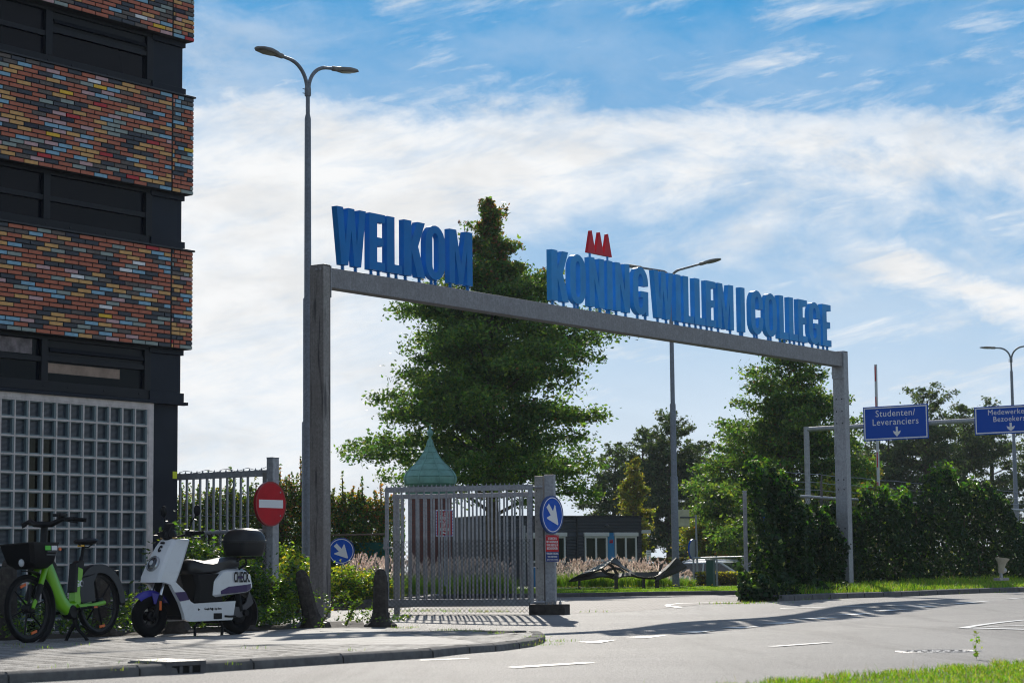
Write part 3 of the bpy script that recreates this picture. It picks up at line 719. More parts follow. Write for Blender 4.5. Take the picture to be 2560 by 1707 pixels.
def arch():
    t = thing('welcome_arch', 'grey steel gateway arch over the entrance carrying big blue welcome letters', 'arch', (-3.072, 34.0, 0), ARZ)
    zt = 5.615
    def post(x0, x1, y0, y1, zb, m, holes):
        p = MB(); yc = (y0+y1)/2
        # H-section column: two flanges facing the roadsides with a web between
        p.box((x0, y0, zb), (x1, y1, zt+.012))
        p.box((x0-.012, y0-.004, zb), (x0, y1+.004, zt+.02)); p.box((x1, y0-.004, zb), (x1+.012, y1+.004, zt+.02))
        p.box((x0-.012, y0-.004, zt+.02), (x1+.012, y1+.004, zt+.034))
        o = build('post', p, m, t, bevel=.006)
        return o
    # left post: wide face is towards the left, narrow face to the front
    po = post(.112, .262, .0, .285, 0.0, galv_st, 0)
    builds('bolt', [lath([(.022, 0), (.022, .014), (.012, .02)], 10, Matrix.Translation(Vector((.100, yy, zt-.05))) @ Matrix.Rotation(R(-90), 4, 'Y')) for yy in (.06, .14)], galv_m, po, smooth=40)
    pr = post(AL-.02, AL+.17, 0.0, .285, .12, galv_m, 1)
    builds('bolt_hole', [lath([(.016, 0), (.016, .004)], 8, Matrix.Translation(Vector((AL-.034, yy, zz))) @ Matrix.Rotation(R(-90), 4, 'Y')) for zz in (4.55, 4.27, 4.0, 2.72, 2.5, 1.62, 1.38, .98) for yy in (.07, .21)], black_mt, pr)
    builds('lug', [bx((AL+.183, .03, zz), (AL+.205, .20, zz+.20)) for zz in (5.05, 3.9, 3.3, 1.55, .8)]+[bx((AL-.055, .25, zz), (AL-.033, .28, zz+.2)) for zz in (3.3, 1.55, .8)], galv_m, pr, bevel=.004)
    builds('end_plate', [bx((.276, -.012, 5.12), (.290, .295, zt+.02)), bx((AL-.058, -.01, 5.02), (AL-.034, .295, 5.30))], galv_m, t, bevel=.003)
    bm_ = MB(); bm_.box((.291, .03, 5.298), (AL-.033, .255, 5.612)); bm_.box((.291, .022, 5.290), (AL-.033, .263, 5.303))
    build('beam', bm_, galv_b, t, bevel=.012)
    # letters
    lb = [mat('letter_blue', (.001, .185, .55), .4, spec=.18, var=.08, vscale=2), mat('letter_blue_light', (.025, .29, .70), .4, spec=.2, var=.10, vscale=2)]
    for i, (ch, a, b_) in enumerate(LET):
        m = lb[0] if i < 6 else lb[1]
        mb = MB(); H = .948; z0 = 5.702; y0, y1 = .06, .17
        for out, inn in letter_poly(ch, b_-a if ch not in 'OCG' else (b_-a)/H):
            s_ = 1.0
            if ch in 'OCG': f = lambda P: [(a+p*H, z0+q*H) for p, q in P]
            else: f = lambda P: [(a+p, z0+q*H) for p, q in P]
            if inn: mb.ring(f(out), f(inn), y0, y1)
            else: mb.prism(f(out), y0, y1)
        # shallow top/bottom overshoot comes from the rounded outline itself
        lo = build('letter', mb, m, t, smooth=30, bevel=.004)
        wd = b_-a
        feet = {'W': (.28, .72), 'M': (.12, .88), 'N': (.17, .83), 'K': (.17, .82), 'E': (.25, .72), 'L': (.25, .75), 'I': (.3, .72), 'O': (.4, .6), 'C': (.4, .6), 'G': (.4, .92)}[ch]
        for q in feet:
            xx = a+wd*q; prof = [(.024, 5.60)]
            for zz in (5.63, 5.66, 5.69): prof += [(.024, zz-.001), (.037, zz), (.037, zz+.008), (.024, zz+.009)]
            build('peg', lath(prof+[(.024, 5.715)], 8, Matrix.Translation(Vector((xx, .115, 0)))), m, lo, smooth=40)
    e = MB(); z0 = 6.735; hh = .435; x0, w3 = 7.83, .283
    P = []
    for k in range(3):
        a = x0+k*w3; P += ([(a, z0)] if k == 0 else [(a, z0+.012)])+[(a+w3/2-.02, z0+hh), (a+w3/2+.02, z0+hh)]
    P += [(x0+3*w3, z0)]
    e.prism(P, .085, .145); eo = build('emblem', e, mat('emblem_red', (.62, .012, .03), .4, spec=.2), t, bevel=.004)
    builds('peg', [lath([(.022, 6.62), (.022, 6.745)], 8, Matrix.Translation(Vector((xx, .115, 0)))) for xx in (x0+.12, x0+.73)], lb[1], eo, smooth=40)
    return t
ARCH = arch()

# ================================================================== street lamps
def lamp(base, h, ang, label, group, rad=.50, ext=.20, tilt=6):
    t = thing('street_lamp', label, 'street lamp', base, ang, group)
    p = MB(); p.tube([(0, 0, -.1), (0, 0, h*.36), (0, 0, h*.363), (0, 0, h*.60), (0, 0, h*.603), (0, 0, h*.955), (0, 0, h*.965), (0, 0, h)], [.105, .105, .085, .085, .066, .058, .038, .038], 16)
    build('pole', p, galv_l, t, smooth=50)
    c = MB(); c.lathe([(.055, h), (.062, h+.02), (.062, h+.14), (.05, h+.2)], 12); c.tube([(-.05, 0, h+.04), (-.13, 0, h+.04)], .008, 6); c.tube([(-.05, 0, h+.12), (-.13, 0, h+.12)], .008, 6)
    build('arm_collar', c, galv_l, t, smooth=50)
    for sx in (-1, 1):
        a = MB(); pts = []
        for i in range(13):
            q = i/12; an = q*R(90-tilt)
            pts.append((sx*(rad*(1-math.cos(an))+.02), 0, h+.12+rad*math.sin(an)))
        e = pts[-1]; pts.append((e[0]+sx*ext*math.cos(R(tilt)), 0, e[2]+ext*math.sin(R(tilt))))
        a.tube(pts, [.036]*12+[.032, .03], 10); ao = build('arm', a, galv_l, t, smooth=60)
        b = MB(); ex, ez = pts[-1][0], pts[-1][2]
        M = Matrix.Translation(Vector((ex, 0, ez))) @ Matrix.Rotation(R(-(tilt-2)*sx), 4, 'Y') @ Matrix.Diagonal(Vector((sx, 1, 1, 1)))
        b.lathe([(.045, -.02), (.05, 0), (.05, .16)], 10, 0, M @ Matrix.Rotation(R(90), 4, 'Y'))
        b.loft([[(x_, y_*wd, z_) for y_, z_ in ((-1, 0), (-.8, .055*k), (0, .075*k), (.8, .055*k), (1, 0), (.9, -.035*k), (-.9, -.035*k))] for x_, wd, k in ((.08, .05, .6), (.16, .09, .75), (.36, .15, .8), (.54, .135, .55), (.62, .07, .35))], 0, M)
        build('lamp_head', b, mat('lamp_head_grey', (.20, .185, .165), .6, var=.1), ao, smooth=35)
        d = MB(); d.loft([[(x_, y_*wd, -.036*k) for y_ in (-.8, .8)]+[(x_, y_*wd, -.05*k) for y_ in (.8, -.8)] for x_, wd, k in ((.20, .09, .75), (.36, .135, .8), (.54, .12, .55))], 0, M)
        build('lamp_glass', d, mat('lamp_glass', (.16, .14, .12), .3), ao)
    return t
b0 = at(769, 1500, 39.0)
lamp((b0.x, 39.0, .05), 9.44, R(50), 'tall double-armed lamp post directly behind the left post of the arch', 'street lamps')
b0 = at(1690, 1463, 62.0)
lamp((b0.x, 62.0, .25), 8.74, R(-20), 'double-armed lamp post on the lawn behind the blue letters', 'street lamps', .30, .66, 12)
b0 = at(2545, 1400, 88.0)
lamp((b0.x, 88.0, .1), 9.0, R(-30), 'farthest double-armed lamp post behind the employees lane sign', 'street lamps')

# ================================================================== fences and gates
mesh_m = mat('fence_wire', (.03, .034, .034), .5, .3)
def chain_link(w, h, pitch=.075, r=.0036):
    mb = MB(); n = int((w+h)/pitch)
    # diagonal wires with a slight zig-zag so that they read as knitted
    def clip(x0, s):
        a = max(0, x0 if s > 0 else 0)
        pts = []
        if s > 0: lo, hi = max(0.0, -x0), min(h, w-x0); return ((x0+lo, lo), (x0+hi, hi)) if hi-lo > .01 else None
        lo, hi = max(0.0, x0-w), min(h, x0); return ((x0-lo, lo), (x0-hi, hi)) if hi-lo > .01 else None
    for i in range(-int(h/pitch), int(w/pitch)+1):
        c = clip(i*pitch, 1)
        if c: mb.tube([(c[0][0], -.003, c[0][1]), (c[1][0], -.003, c[1][1])], r, 3, cap=False)
    for i in range(0, int((w+h)/pitch)+1):
        c = clip(i*pitch, -1)
        if c: mb.tube([(c[0][0], .003, c[0][1]), (c[1][0], .003, c[1][1])], r, 3, cap=False)
    return mb
def spikes(mb, x0, x1, y, z, step=.11, M=None):
    n = int((x1-x0)/step)
    for i in range(n+1):
        xx = x0+i*step
        mb.add([(xx-.013, y-.010, z), (xx+.013, y-.010, z), (xx+.013, y+.010, z), (xx-.013, y+.010, z), (xx+.004, y, z+.042)], [(0, 1, 4), (1, 2, 4), (2, 3, 4), (3, 0, 4)], 0, M)
# --- bar fence between building and arch
pF = at(443, 1179, 30.6); pG = at(676, 1179, 29.6); dv = (pG-pF); dv.z = 0
L = dv.length; rz = math.atan2(dv.y, dv.x); zT = 2.13
t = thing('bar_fence', 'galvanised bar fence with wire mesh between the brick building and the no entry sign', 'fence', (pF.x, pF.y, 0), rz)
fr = build('rail', bx((-.3, -.025, zT-.075), (L, .035, zT)), galv_m, t)
build('rail', tb([(-.3, .0, 1.30), (L, .0, 1.30)], .03, 10), galv_m, t, smooth=50); build('rail', bx((-.3, -.025, .16), (L, .03, .22)), galv_m, t)
s_ = MB(); s_.box((-.3, -.006, zT+.001), (L, .006, zT+.012)); spikes(s_, -.28, L-.02, 0, zT+.008); build('spikes', s_, galv_m, fr)
for i in range(11):
    b = MB(); xx = .06+i*.128; 
    if xx > L-.03: break
    b.box((xx-.013, -.012, .22), (xx+.013, .014, zT-.075)); build('bar', b, galv_m, t)
cl = chain_link(L+.3, 1.1); o = build('wire_mesh', cl, mesh_m, t); o.location = (-.3, -.045, .18)
for zz in (1.86, 1.55): build('barbed_wire', tb([(-.3+k*.2, -.04+.01*math.sin(k*5), zz-.012*k*.3+.012*math.sin(k*2.3)) for k in range(int((L+.3)/.2)+2)], .0035, 4), galv_m, t)
build('barbed_wire', tb([(-.3+k*.08, -.02+.02*math.sin(k*2), zT+.03+.02*math.sin(k*1.3)) for k in range(int((L+.3)/.08)+1)], .004, 4), galv_m, t)
p = MB(); px = L+.05; p.box((px-.06, -.07, -.1), (px+.055, .06, zT+.17)); p.box((px-.065, -.075, zT+.17), (px+.06, .065, zT+.18)); build('post', p, galv_m, t, bevel=.008)
p = MB(); p.box((px-.17, -.03, -.1), (px-.075, .04, zT-.02)); build('gate_stile', p, galv_st, t, bevel=.005)
for zz in (1.9, .7):
    hh = MB(); hh.tube([(px-.09, -.045, zz), (px-.03, -.085, zz), (px-.03, -.085, zz+.12)], .018, 8); build('hinge', hh, galv_m, t)
# no entry sign on its post
cS = at(677, 1259, 29.2); 
def disc_sign(name, label, cat, c, rz, r, face, art, group=None, pole=None):
    """round traffic sign; c = centre of the face"""
    t = thing(name, label, cat, (c.x, c.y, c.z), rz, group)
    b = MB(); b.prism(circ(0, 0, r, 40), .0, .035); b.ring(circ(0, 0, r+.008, 40), circ(0, 0, r-.012, 40), -.004, .037)
    build('sign_plate', b, mat(name+'_rim', tuple(v*.7 for v in face[1]), .4), t, smooth=40)
    f_ = MB(); f_.prism(circ(0, 0, r-.013, 40), -.003, -.001); build('sign_face', f_, face[0], t)
    art(t)
    if pole:
        p = MB(); p.tube([(0, .055, -pole), (0, .055, r*.9)], .024, 10); build('pole', p, galv_m, t, smooth=50)
        builds('clamp', [bx((-.05, .034, zz-.02), (.05, .085, zz+.02)) for zz in (r*.5, -r*.5)], galv_m, t)
    return t
def no_entry(t):
    b = MB(); b.box((-.24, -.006, -.055), (.24, -.0035, .055)); build('white_bar', b, white_sn, t)
    for q in ((.2, .16), (.2, -.16)):
        k = MB(); k.lathe([(.014, 0), (.010, .006)], 8, 0, Matrix.Translation(Vector((q[0]*.95, -.003, q[1]))) @ Matrix.Rotation(R(90), 4, 'X')); build('bolt', k, galv_m, t)
disc_sign('no_entry_sign', 'round red no entry sign with a white bar on the fence post', 'traffic sign', cS, ARZ, .296, (red_sn, (.45, .01, .02)), no_entry)
def arrow_art(r, bolts=True):
    def f(t):
        b = MB(); b.ring(circ(0, 0, r-.020, 40), circ(0, 0, r-.034, 40), -.005, -.0032); build('white_ring', b, white_sn, t)
        a = MB(); k = r/.3; P = [(-.045, .20), (.045, .20), (.045, .03), (.150, .075), (.158, .055), (.012, -.215), (-.012, -.215), (-.158, .055), (-.150, .075), (-.045, .03)]
        c_, s__ = math.cos(R(43)), math.sin(R(43))
        a.prism([((x_*c_-y_*s__)*k, (x_*s__+y_*c_)*k) for x_, y_ in P], -.0065, -.0035); build('white_arrow', a, white_sn, t)
        if bolts:
            builds('bolt', [lath([(.013, 0), (.009, .008)], 8, Matrix.Translation(Vector((p_, -.003, q_))) @ FACE) for p_, q_ in ((-.16, -.23), (.15, .235))], galv_m, t)
    return f
cA = at(1381, 1286, 34.72)
disc_sign('keep_right_sign', 'round blue sign with white diagonal arrow on the gate posts', 'traffic sign', cA, ARZ, .30, (blue_sn, (.01, .07, .30)), arrow_art(.30), 'keep right arrow signs')
cH = at(853, 1377, 45.0)
disc_sign('keep_right_sign', 'round blue arrow sign low among the bushes beside the arch post', 'traffic sign', cH, R(8), .275, (blue_sn, (.01, .07, .30)), arrow_art(.275, False), 'keep right arrow signs', pole=1.2)

# notice board below the arrow sign
cN = at(1380.5, 1370, 34.72)
t = thing('notice_sign', 'red and blue liability notice with white lettering under the arrow sign', 'sign', (cN.x, cN.y, cN.z), ARZ)
b = MB(); b.box((-.185, .0, -.213), (.185, .012, .213)); build('board', b, mat('board_back', (.4, .4, .42), .5), t)
b = MB(); b.box((-.184, -.002, -.055), (.184, -.0003, .212)); build('red_panel', b, red_sn, t)
b = MB(); b.box((-.184, -.0021, -.212), (.184, -.0003, -.0555)); build('blue_panel', b, navy_sn, t)
for s_, z_, sz, xs in (('DE DIRECTIE IS', .155, .052, .70), ('NIET AANSPRAKELIJK', .102, .052, .66), ('VOOR DIEFSTAL OF', .050, .052, .70), ('BESCHADIGINGEN.', -.002, .052, .70),
                       ('VERBODEN TOEGANG', -.085, .044, .74), ('VOOR ONBEVOEGDEN', -.135, .030, .85), ('ARTIKEL 461 WETBOEK van STRAFRECHT', -.182, .018, .9)):
    text('lettering', s_, sz, white_sn, t, (0, -.0035, z_), xs, bold=.0006, ext=.0008)
builds('bolt', [lath([(.009, 0), (.006, .006)], 8, Matrix.Translation(Vector((p_, -.002, q_))) @ FACE) for p_ in (-.15, .14) for q_ in (.195, -.195)], galv_m, t)

# --- sliding gate (closest leaf) and the fence it slides along
gL = at(972, 1525, 35.6); gR = at(1334, 1525, 34.95); dv = gR-gL; dv.z = 0; L = dv.length; rz = math.atan2(dv.y, dv.x)
zb = gz(-1, 35)
def zloc(px, py, Y): return at(px, py, Y).z
zTop = (zloc(975, 1222, 35.6)+zloc(1330, 1210, 34.95))/2; zBot = zloc(1150, 1506, 35.3)
t = thing('sliding_gate', 'galvanised sliding gate of upright bars with chain link along its foot', 'gate', (gL.x, gL.y, zb), rz)
zT = zTop-zb; zB = zBot-zb
fr = build('rail', bx((.0, -.028, zT-.075), (L-.07, .028, zT-.002)), galv_m, t, bevel=.005); build('rail', bx((0, -.04, zB-.06), (L-.07, .04, zB+.06)), galv_m, t, bevel=.005)
builds('stile', [bx((-.055, -.03, zB-.06), (.0, .03, zT)), bx((L-.07, -.03, zB-.03), (L, .03, zT+.01))], galv_m, t, bevel=.005)
s_ = MB(); s_.box((-.05, -.006, zT-.001), (L, .006, zT+.012)); spikes(s_, -.03, L-.03, 0, zT+.009, .078); build('spikes', s_, galv_m, fr)
nb = 18
for i in range(nb):
    xx = .10+(L-.27)*i/(nb-1); b = MB(); b.box((xx-.0135, -.0135, zB+.06), (xx+.0135, .0135, zT-.076)); build('bar', b, galv_m, t)
cl = chain_link(L-.03, zB+.06+.93); o = build('wire_mesh', cl, mesh_m, t); o.location = (-.0, -.052, -zB*0+.03)
lk = build('lock', bx((-.075, -.04, 1.12-.05), (-.056, .02, 1.12+.16)), galv_m, t); build('handle', tb([(-.08, -.05, 1.1), (.10, -.05, 1.1)], .012), galv_m, lk)
build('bracket', bx((L-.19, -.036, zT-.06), (L+.02, -.031, zT-.012)), galv_m, t)
builds('guide_roller', [tb([(L+.0, 0, zT-.03), (L+.16, .03, zT-.03)], .022), tb([(L, 0, zB), (L+.18, .03, zB)], .022)], galv_m, t)
sp = build('drop_bolt', tb([(-.02, -.03, .02), (-.02, -.03, .55)], .02, 6), black_mt, t); build('bolt_foot', bx((-.06, -.06, 0), (.02, .0, .05)), black_mt, sp)
# fence behind the gate
t = thing('bar_fence', 'second row of galvanised bars standing just behind the sliding gate', 'fence', (gL.x+.03, gL.y+.62, zb), rz)
zF = zloc(1150, 1233, 35.9)-zb; LF = L+.36
builds('rail', [bx((.0, -.025, zF-.075), (LF, .025, zF)), bx((.0, -.025, .16), (LF, .025, .24))], galv_m, t, bevel=.005)
build('post', bx((0.03, -.03, .0), (.12, .03, zF+.004)), galv_m, t, bevel=.005)
nb = 20
for i in range(nb):
    xx = .19+(LF-.25)*i/(nb-1); b = MB(); b.box((xx-.0125, -.0125, .24), (xx+.0125, .0125, zF-.076)); build('bar', b, galv_m, t)
# twin gate posts on their concrete block
gp = at(1373, 1533, 35.05); zb2 = gz(gp.x, gp.y); t = thing('gate_post', 'twin galvanised gate posts bolted to a low concrete block', 'post', (gp.x, gp.y, zb2), rz)
b = MB(); b.box((-.30, -.16, -.1), (.30, .20, .165)); build('concrete_block', b, dark_conc, t, bevel=.012)
pl = MB(); pl.box((-.24, -.12, .205), (.27, .16, .217)); pl_o = build('base_plate', pl, galv_m, t)
builds('bolt', [lath([(.022, .165), (.022, .20), (.012, .205), (.012, .25)], 8, Matrix.Translation(Vector((p_, -.09, 0)))) for p_ in (-.18, -.1, -.02, .05, .12, .21)], galv_m, pl_o)
zP = zloc(1360, 1190, 35.05)-zb2; zP2 = zloc(1400, 1188, 35.05)-zb2
q = MB(); q.box((-.205, -.075, .218), (-.065, .05, zP)); build('post', q, galv_st if False else galv('gate_post_steel', (.33, .32, .31)), t, bevel=.008)
q = MB(); q.box((-.047, -.05, .218), (.115, .07, zP2)); q.box((-.05, -.053, zP2), (.118, .073, zP2+.012)); build('post', q, galv_m, t, bevel=.02)
builds('bolt_hole', [lath([(.009, 0), (.009, .003)], 8, Matrix.Translation(Vector((-.17, -.075, zz))) @ FACE) for zz in (.75, 1.5, 2.0)], black_mt, t)
# ================================================================== bollards
def bollard_parts():
    b = MB(); h = .66
    n = 8; a0 = math.pi/8
    prof = [(.215, -.05), (.205, .02), (.152, .06), (.120, .115), (.103, .18), (.096, .26), (.086, h), (.083, h+.012), (.068, h+.028), (.072, h+.036), (.066, h+.065), (.045, h+.092), (.016, h+.104)]
    b.lathe(prof, n, 0, None, a0); return b
BOL = [((945, 1566), 0, 0, 'upright dark concrete bollard with flared foot just left of the sliding gate', 1.0),
       ((778, 1568), R(-14), R(8), 'dark concrete bollard leaning to the left in front of the arch post', 1.0),
       ((594, 1577), 0, 0, 'dark bollard half hidden behind the rear wheel of the white scooter', 1.0),
       ((432, 1584), 0, 0, 'dark bollard half hidden behind the front wheel of the white scooter', 1.0),
       ((240, 1590), 0, 0, 'dark bollard seen through the rear wheel of the green bicycle', 1.0),
       ((2, 1597), 0, 0, 'dark concrete bollard left of the green bicycle at the edge of the picture', 1.12)]
bm_mesh = None
for (px, py), lx, ly, lab, sc in BOL:
    p = onground(px, py, .07); p = p+Vector((.02, .22 if lx == 0 else .1, 0))
    if bm_mesh is None: o = build('bollard', bollard_parts(), dark_conc, bevel=.006); bm_mesh = o.data
    else:
        o = bpy.data.objects.new('bollard', bm_mesh); COL.objects.link(o)
        md = o.modifiers.new('bevel', 'BEVEL'); md.width = .006; md.segments = 2; md.limit_method = 'ANGLE'; md.angle_limit = R(40)
    o.location = p; o.rotation_euler = (ly*.3, lx, R(20)); o.scale = (1.08, 1.08, sc*1.0)
    setp(o, lab, 'bollard', 'bollards along the back of the pavement')

# ================================================================== green hire bicycle
def wheel(name, parent, cx, r, tr, rim_m, spokes, axis_y=0.0, spoke_w=.022, hub=.05, disc=False, rot=0.0, cz=None):
    """wheel in the local x-z plane with tyre, rim, spokes as parts of its own object"""
    cz = r if cz is None else cz
    t_ = MB(); rings = []
    n = 44
    for i in range(n):
        a = 2*math.pi*i/n; ring = []
        for q in range(8):
            b = 2*math.pi*q/8; rr = r-tr+tr*math.cos(b); ring.append((cx+rr*math.cos(a), axis_y+tr*.95*math.sin(b), cz+rr*math.sin(a)))
        rings.append(ring)
    rings.append(rings[0]); t_.loft(rings, cap=False)
    w = build(name, t_, rubber, parent, smooth=60)
    rm = MB(); rings = []
    for i in range(n+1):
        a = 2*math.pi*i/n; rings.append([(cx+q*math.cos(a), axis_y+y, cz+q*math.sin(a)) for q, y in ((r-2*tr+.008, -.014), (r-2*tr+.008, .014), (r-2*tr-.022, .010), (r-2*tr-.022, -.010))])
    rm.loft(rings, cap=False); build('rim', rm, rim_m, w, smooth=40)
    M0 = Matrix.Translation(Vector((cx, axis_y, cz)))
    for k in range(spokes):
        a = rot+2*math.pi*k/spokes; s = MB()
        s.tube([(.02*math.cos(a+.5), 0, .02*math.sin(a+.5)), ((r-2*tr-.005)*math.cos(a), 0, (r-2*tr-.005)*math.sin(a))], [spoke_w*.75, spoke_w*.5], 6, 0, M0, flat=.55); build('spoke', s, rim_m, w, smooth=60)
    h = MB(); h.lathe([(hub*.7, -.055), (hub, -.045), (hub, .045), (hub*.7, .055)], 16, 0, M0 @ Matrix.Rotation(R(90), 4, 'X')); build('hub', h, rim_m, w, smooth=40)
    return w
lime = mat('lime_paint', (.17, .47, .004), .30, coat=.25, var=.06, vscale=3)
limed = mat('lime_shade', (.055, .17, .01), .45)
orange_rf = mat('orange_reflector', (.75, .13, .01), .3)
pF_ = at(72, 1599, 21.75)
fwd = Vector((-.46, -.888, 0)); WB = 1.12; rz = math.atan2(fwd.y, fwd.x)
base = Vector((pF_.x, pF_.y, 0))-fwd.normalized()*WB
BZ = gz(base.x, base.y)+.072
bike = thing('bicycle', 'lime green electric hire bicycle with a black basket parked against the glass block wall', 'bicycle', (base.x, base.y, BZ), rz)
bike.rotation_euler = (R(3), 0, rz)
wheel('wheel', bike, 0.0, .345, .026, black_pl, 6, 0, rot=.3, cz=.385)
fk = bpy.data.objects.new('front_assembly', None); 
wf = wheel('wheel', bike, WB, .345, .026, black_pl, 6, 0, rot=.75, cz=.345)
# frame: one swept step-through shell
def sweep(mb, path, mi=0):
    """path: list of (x, z, half_len_along_normal, half_width_y)"""
    rings = []
    for i, (x_, z_, hl, hw) in enumerate(path):
        a = path[max(i-1, 0)]; b = path[min(i+1, len(path)-1)]
        t = Vector((b[0]-a[0], 0, b[1]-a[1])).normalized(); nrm = Vector((-t.z, 0, t.x))
        ring = []
        for q in range(12):
            an = 2*math.pi*q/12; ca, sa = math.cos(an), math.sin(an)
            e = .7
            u_ = math.copysign(abs(ca)**e, ca)*hl; w_ = math.copysign(abs(sa)**e, sa)*hw
            p = Vector((x_, 0, z_))+nrm*u_; ring.append((p.x, w_, p.z))
        rings.append(ring)
    mb.loft(rings, mi)
f = MB(); sweep(f, [(.845, .86, .03, .03), (.815, .80, .060, .042), (.755, .66, .078, .048), (.68, .52, .080, .05), (.61, .405, .080, .052), (.525, .335, .072, .052), (.44, .33, .065, .05), (.385, .36, .06, .046), (.355, .42, .055, .042)])
bf = build('frame', f, lime, bike, smooth=50)
f = MB(); f.prism([(.435, .40), (.33, .40), (.285, .735), (.385, .775)], -.035, .043); build('seat_tube', f, lime, bike, smooth=30, bevel=.012)
f = MB(); f.prism([(.395, .50), (.445, .50), (.395, .80), (.36, .80)], -.042, .048); build('battery_cover', f, black_pl, bike, bevel=.008)
f = MB(); f.prism([(.375, .765), (.28, .735), (.262, .815), (.30, .83), (.37, .80)], -.042, .046); build('seat_tube_cap', f, black_pl, bike, bevel=.008)
for s in (1, -1):
    f = MB(); f.tube([(.40, .05*s, .345), (.20, .068*s, .352), (-.02, .068*s, .385)], [.034, .027, .024], 8, flat=1.0); build('chainstay', f, lime, bike, smooth=50)
f = MB(); f.prism([(.77, .80), (.735, .83), (.69, .78), (.71, .72), (.745, .70)], -.03, .032); build('frame_lock', f, black_pl, bike, bevel=.006)
f = MB(); f.tube([(.70, .0, .70), (.64, .0, .57), (.52, .0, .43)], [.03, .025, .015], 8); build('cable_channel', f, black_pl, bf, smooth=50)
text('lettering', 'GO', .088, white_sn, bike, (.345, .0445, .585), -1.0 if False else 1.0, bold=.003, rot=(R(90), 0, R(180)))
# fork
f = MB(); f.tube([(.865, 0, .90), (.895, 0, .78), (.905, 0, .74)], .034, 10); fko = build('fork_crown', f, lime, bike, smooth=50)
for s in (1, -1):
    f = MB(); f.tube([(.90, .05*s, .745), (.945, .058*s, .66), (.985, .06*s, .58)], [.032, .03, .027], 8); build('fork_leg', f, lime, bike, smooth=50)
    f = MB(); f.tube([(.985, .06*s, .58), (1.07, .062*s, .42)], [.033, .025], 8); l_ = build('fork_slider', f, black_pl, bike, smooth=50)
    f = MB(); f.tube([(1.07, .064*s, .43), (1.12, .064*s, .345)], .02, 8); build('fork_tip', f, lime, l_, smooth=50)
# basket
def rr4(x0, x1, w, z, tilt=0): return [(x1, -w, z+tilt), (x1-.04, -w-.03, z+tilt), (x0+.04, -w-.03, z), (x0, -w, z), (x0, w, z), (x0+.04, w+.03, z), (x1-.04, w+.03, z+tilt), (x1, w, z+tilt)]
f = MB(); f.loft([rr4(.93, 1.17, .10, .745), rr4(.88, 1.24, .15, .80), rr4(.845, 1.29, .18, .955), rr4(.84, 1.30, .185, .985)], cap=False)
f.loft([rr4(.93, 1.17, .10, .746), rr4(.94, 1.16, .09, .75)], cap=True); bk = build('basket', f, black_pl, bike, smooth=35)
f = MB(); f.loft([rr4(.83, 1.31, .19, .985), rr4(.83, 1.31, .19, 1.0), rr4(.85, 1.29, .17, 1.0), rr4(.85, 1.29, .17, .985)], cap=False); build('basket_rim', f, black_pl, bk, smooth=35)
for a, c in ((.90, white_sn), (1.0, mat('lime_sticker', (.10, .55, .03), .4))):
    f = MB(); f.box((a, .2125, .92), (a+.085, .216, .965)); build('sticker', f, c, bk)
for i in range(4): build('basket_slot', bx((.885+.01*i, .205-.012*i, .90-.03*i), (1.05, .2155-.014*i, .912-.03*i)), mat('slot_grey', (.06, .065, .07), .5), bk)
f = MB(); f.ell((1.27, .06, .80), (.03, .03, .04), 10, 6); build('headlight', f, mat('lamp_clear', (.5, .52, .55), .1), bk, smooth=60)
f = MB(); f.tube([(.875, .225, .93), (.875, .235, .93)], .018, 10); build('reflector', f, orange_rf, bk)
# stem, handlebar
f = MB(); f.tube([(.865, 0, .89), (.845, 0, 1.05), (.83, 0, 1.16), (.84, 0, 1.215)], [.04, .036, .036, .042], 10); build('stem', f, black_pl, bike, smooth=50)
f = MB(); f.tube([(.70, -.39, 1.225), (.75, -.31, 1.235), (.80, -.20, 1.245), (.85, -.11, 1.205), (.86, 0, 1.195), (.85, .11, 1.19), (.80, .20, 1.235), (.73, .31, 1.235), (.67, .40, 1.215)], [.017, .018, .024, .03, .034, .03, .024, .018, .017], 10); hb_ = build('handlebar', f, black_pl, bike, smooth=50)
for s in (1, -1):
    f = MB(); f.tube([(.745, s*.30, 1.232), (.665, s*.41, 1.213)], .021, 10); build('grip', f, rubber, hb_, smooth=50)
    f = MB(); f.tube([(.80, s*.22, 1.225), (.78, s*.30, 1.205), (.74, s*.36, 1.19)], .008, 6); build('brake_lever', f, black_mt, hb_, smooth=50)
f = MB(); f.box((.74, .13, 1.265), (.86, .235, 1.295), 0, Matrix.Translation(Vector((0, 0, .27))) @ Matrix.Rotation(R(-12), 4, 'Y') if False else None); f.box((.77, .16, 1.24), (.82, .20, 1.266)); build('phone_holder', f, black_pl, hb_, bevel=.006)
# saddle
def ov(x_, w, z, h, n=12): return [(x_, w*math.cos(2*math.pi*q/n), z+h*math.sin(2*math.pi*q/n)) for q in range(n)]
f = MB(); f.loft([ov(.055, .03, 1.02, .02), ov(.07, .085, 1.03, .035), ov(.12, .10, 1.03, .038), ov(.19, .075, 1.025, .032), ov(.26, .038, 1.025, .026), ov(.335, .028, 1.025, .024), ov(.36, .012, 1.02, .014)]); build('saddle', f, black_pl, bike, smooth=60)
f = MB(); f.tube([(.10, .03, 1.0), (.16, .02, .965), (.26, .02, .975), (.32, .012, 1.005)], .008, 6); build('saddle_rail', f, black_mt, bike, smooth=50)
f = MB(); f.tube([(.205, 0, 1.0), (.245, 0, .86)], .017, 10); f2 = build('seat_post', f, black_mt, bike, smooth=50)
f = MB(); f.tube([(.245, 0, .865), (.285, 0, .76)], .023, 10); build('seat_clamp', f, black_pl, f2, smooth=50)
f = MB(); f.box((.235, -.02, .972), (.285, .03, .99)); build('saddle_lever', f, mat('amber_lever', (.75, .40, .01), .4), bike)
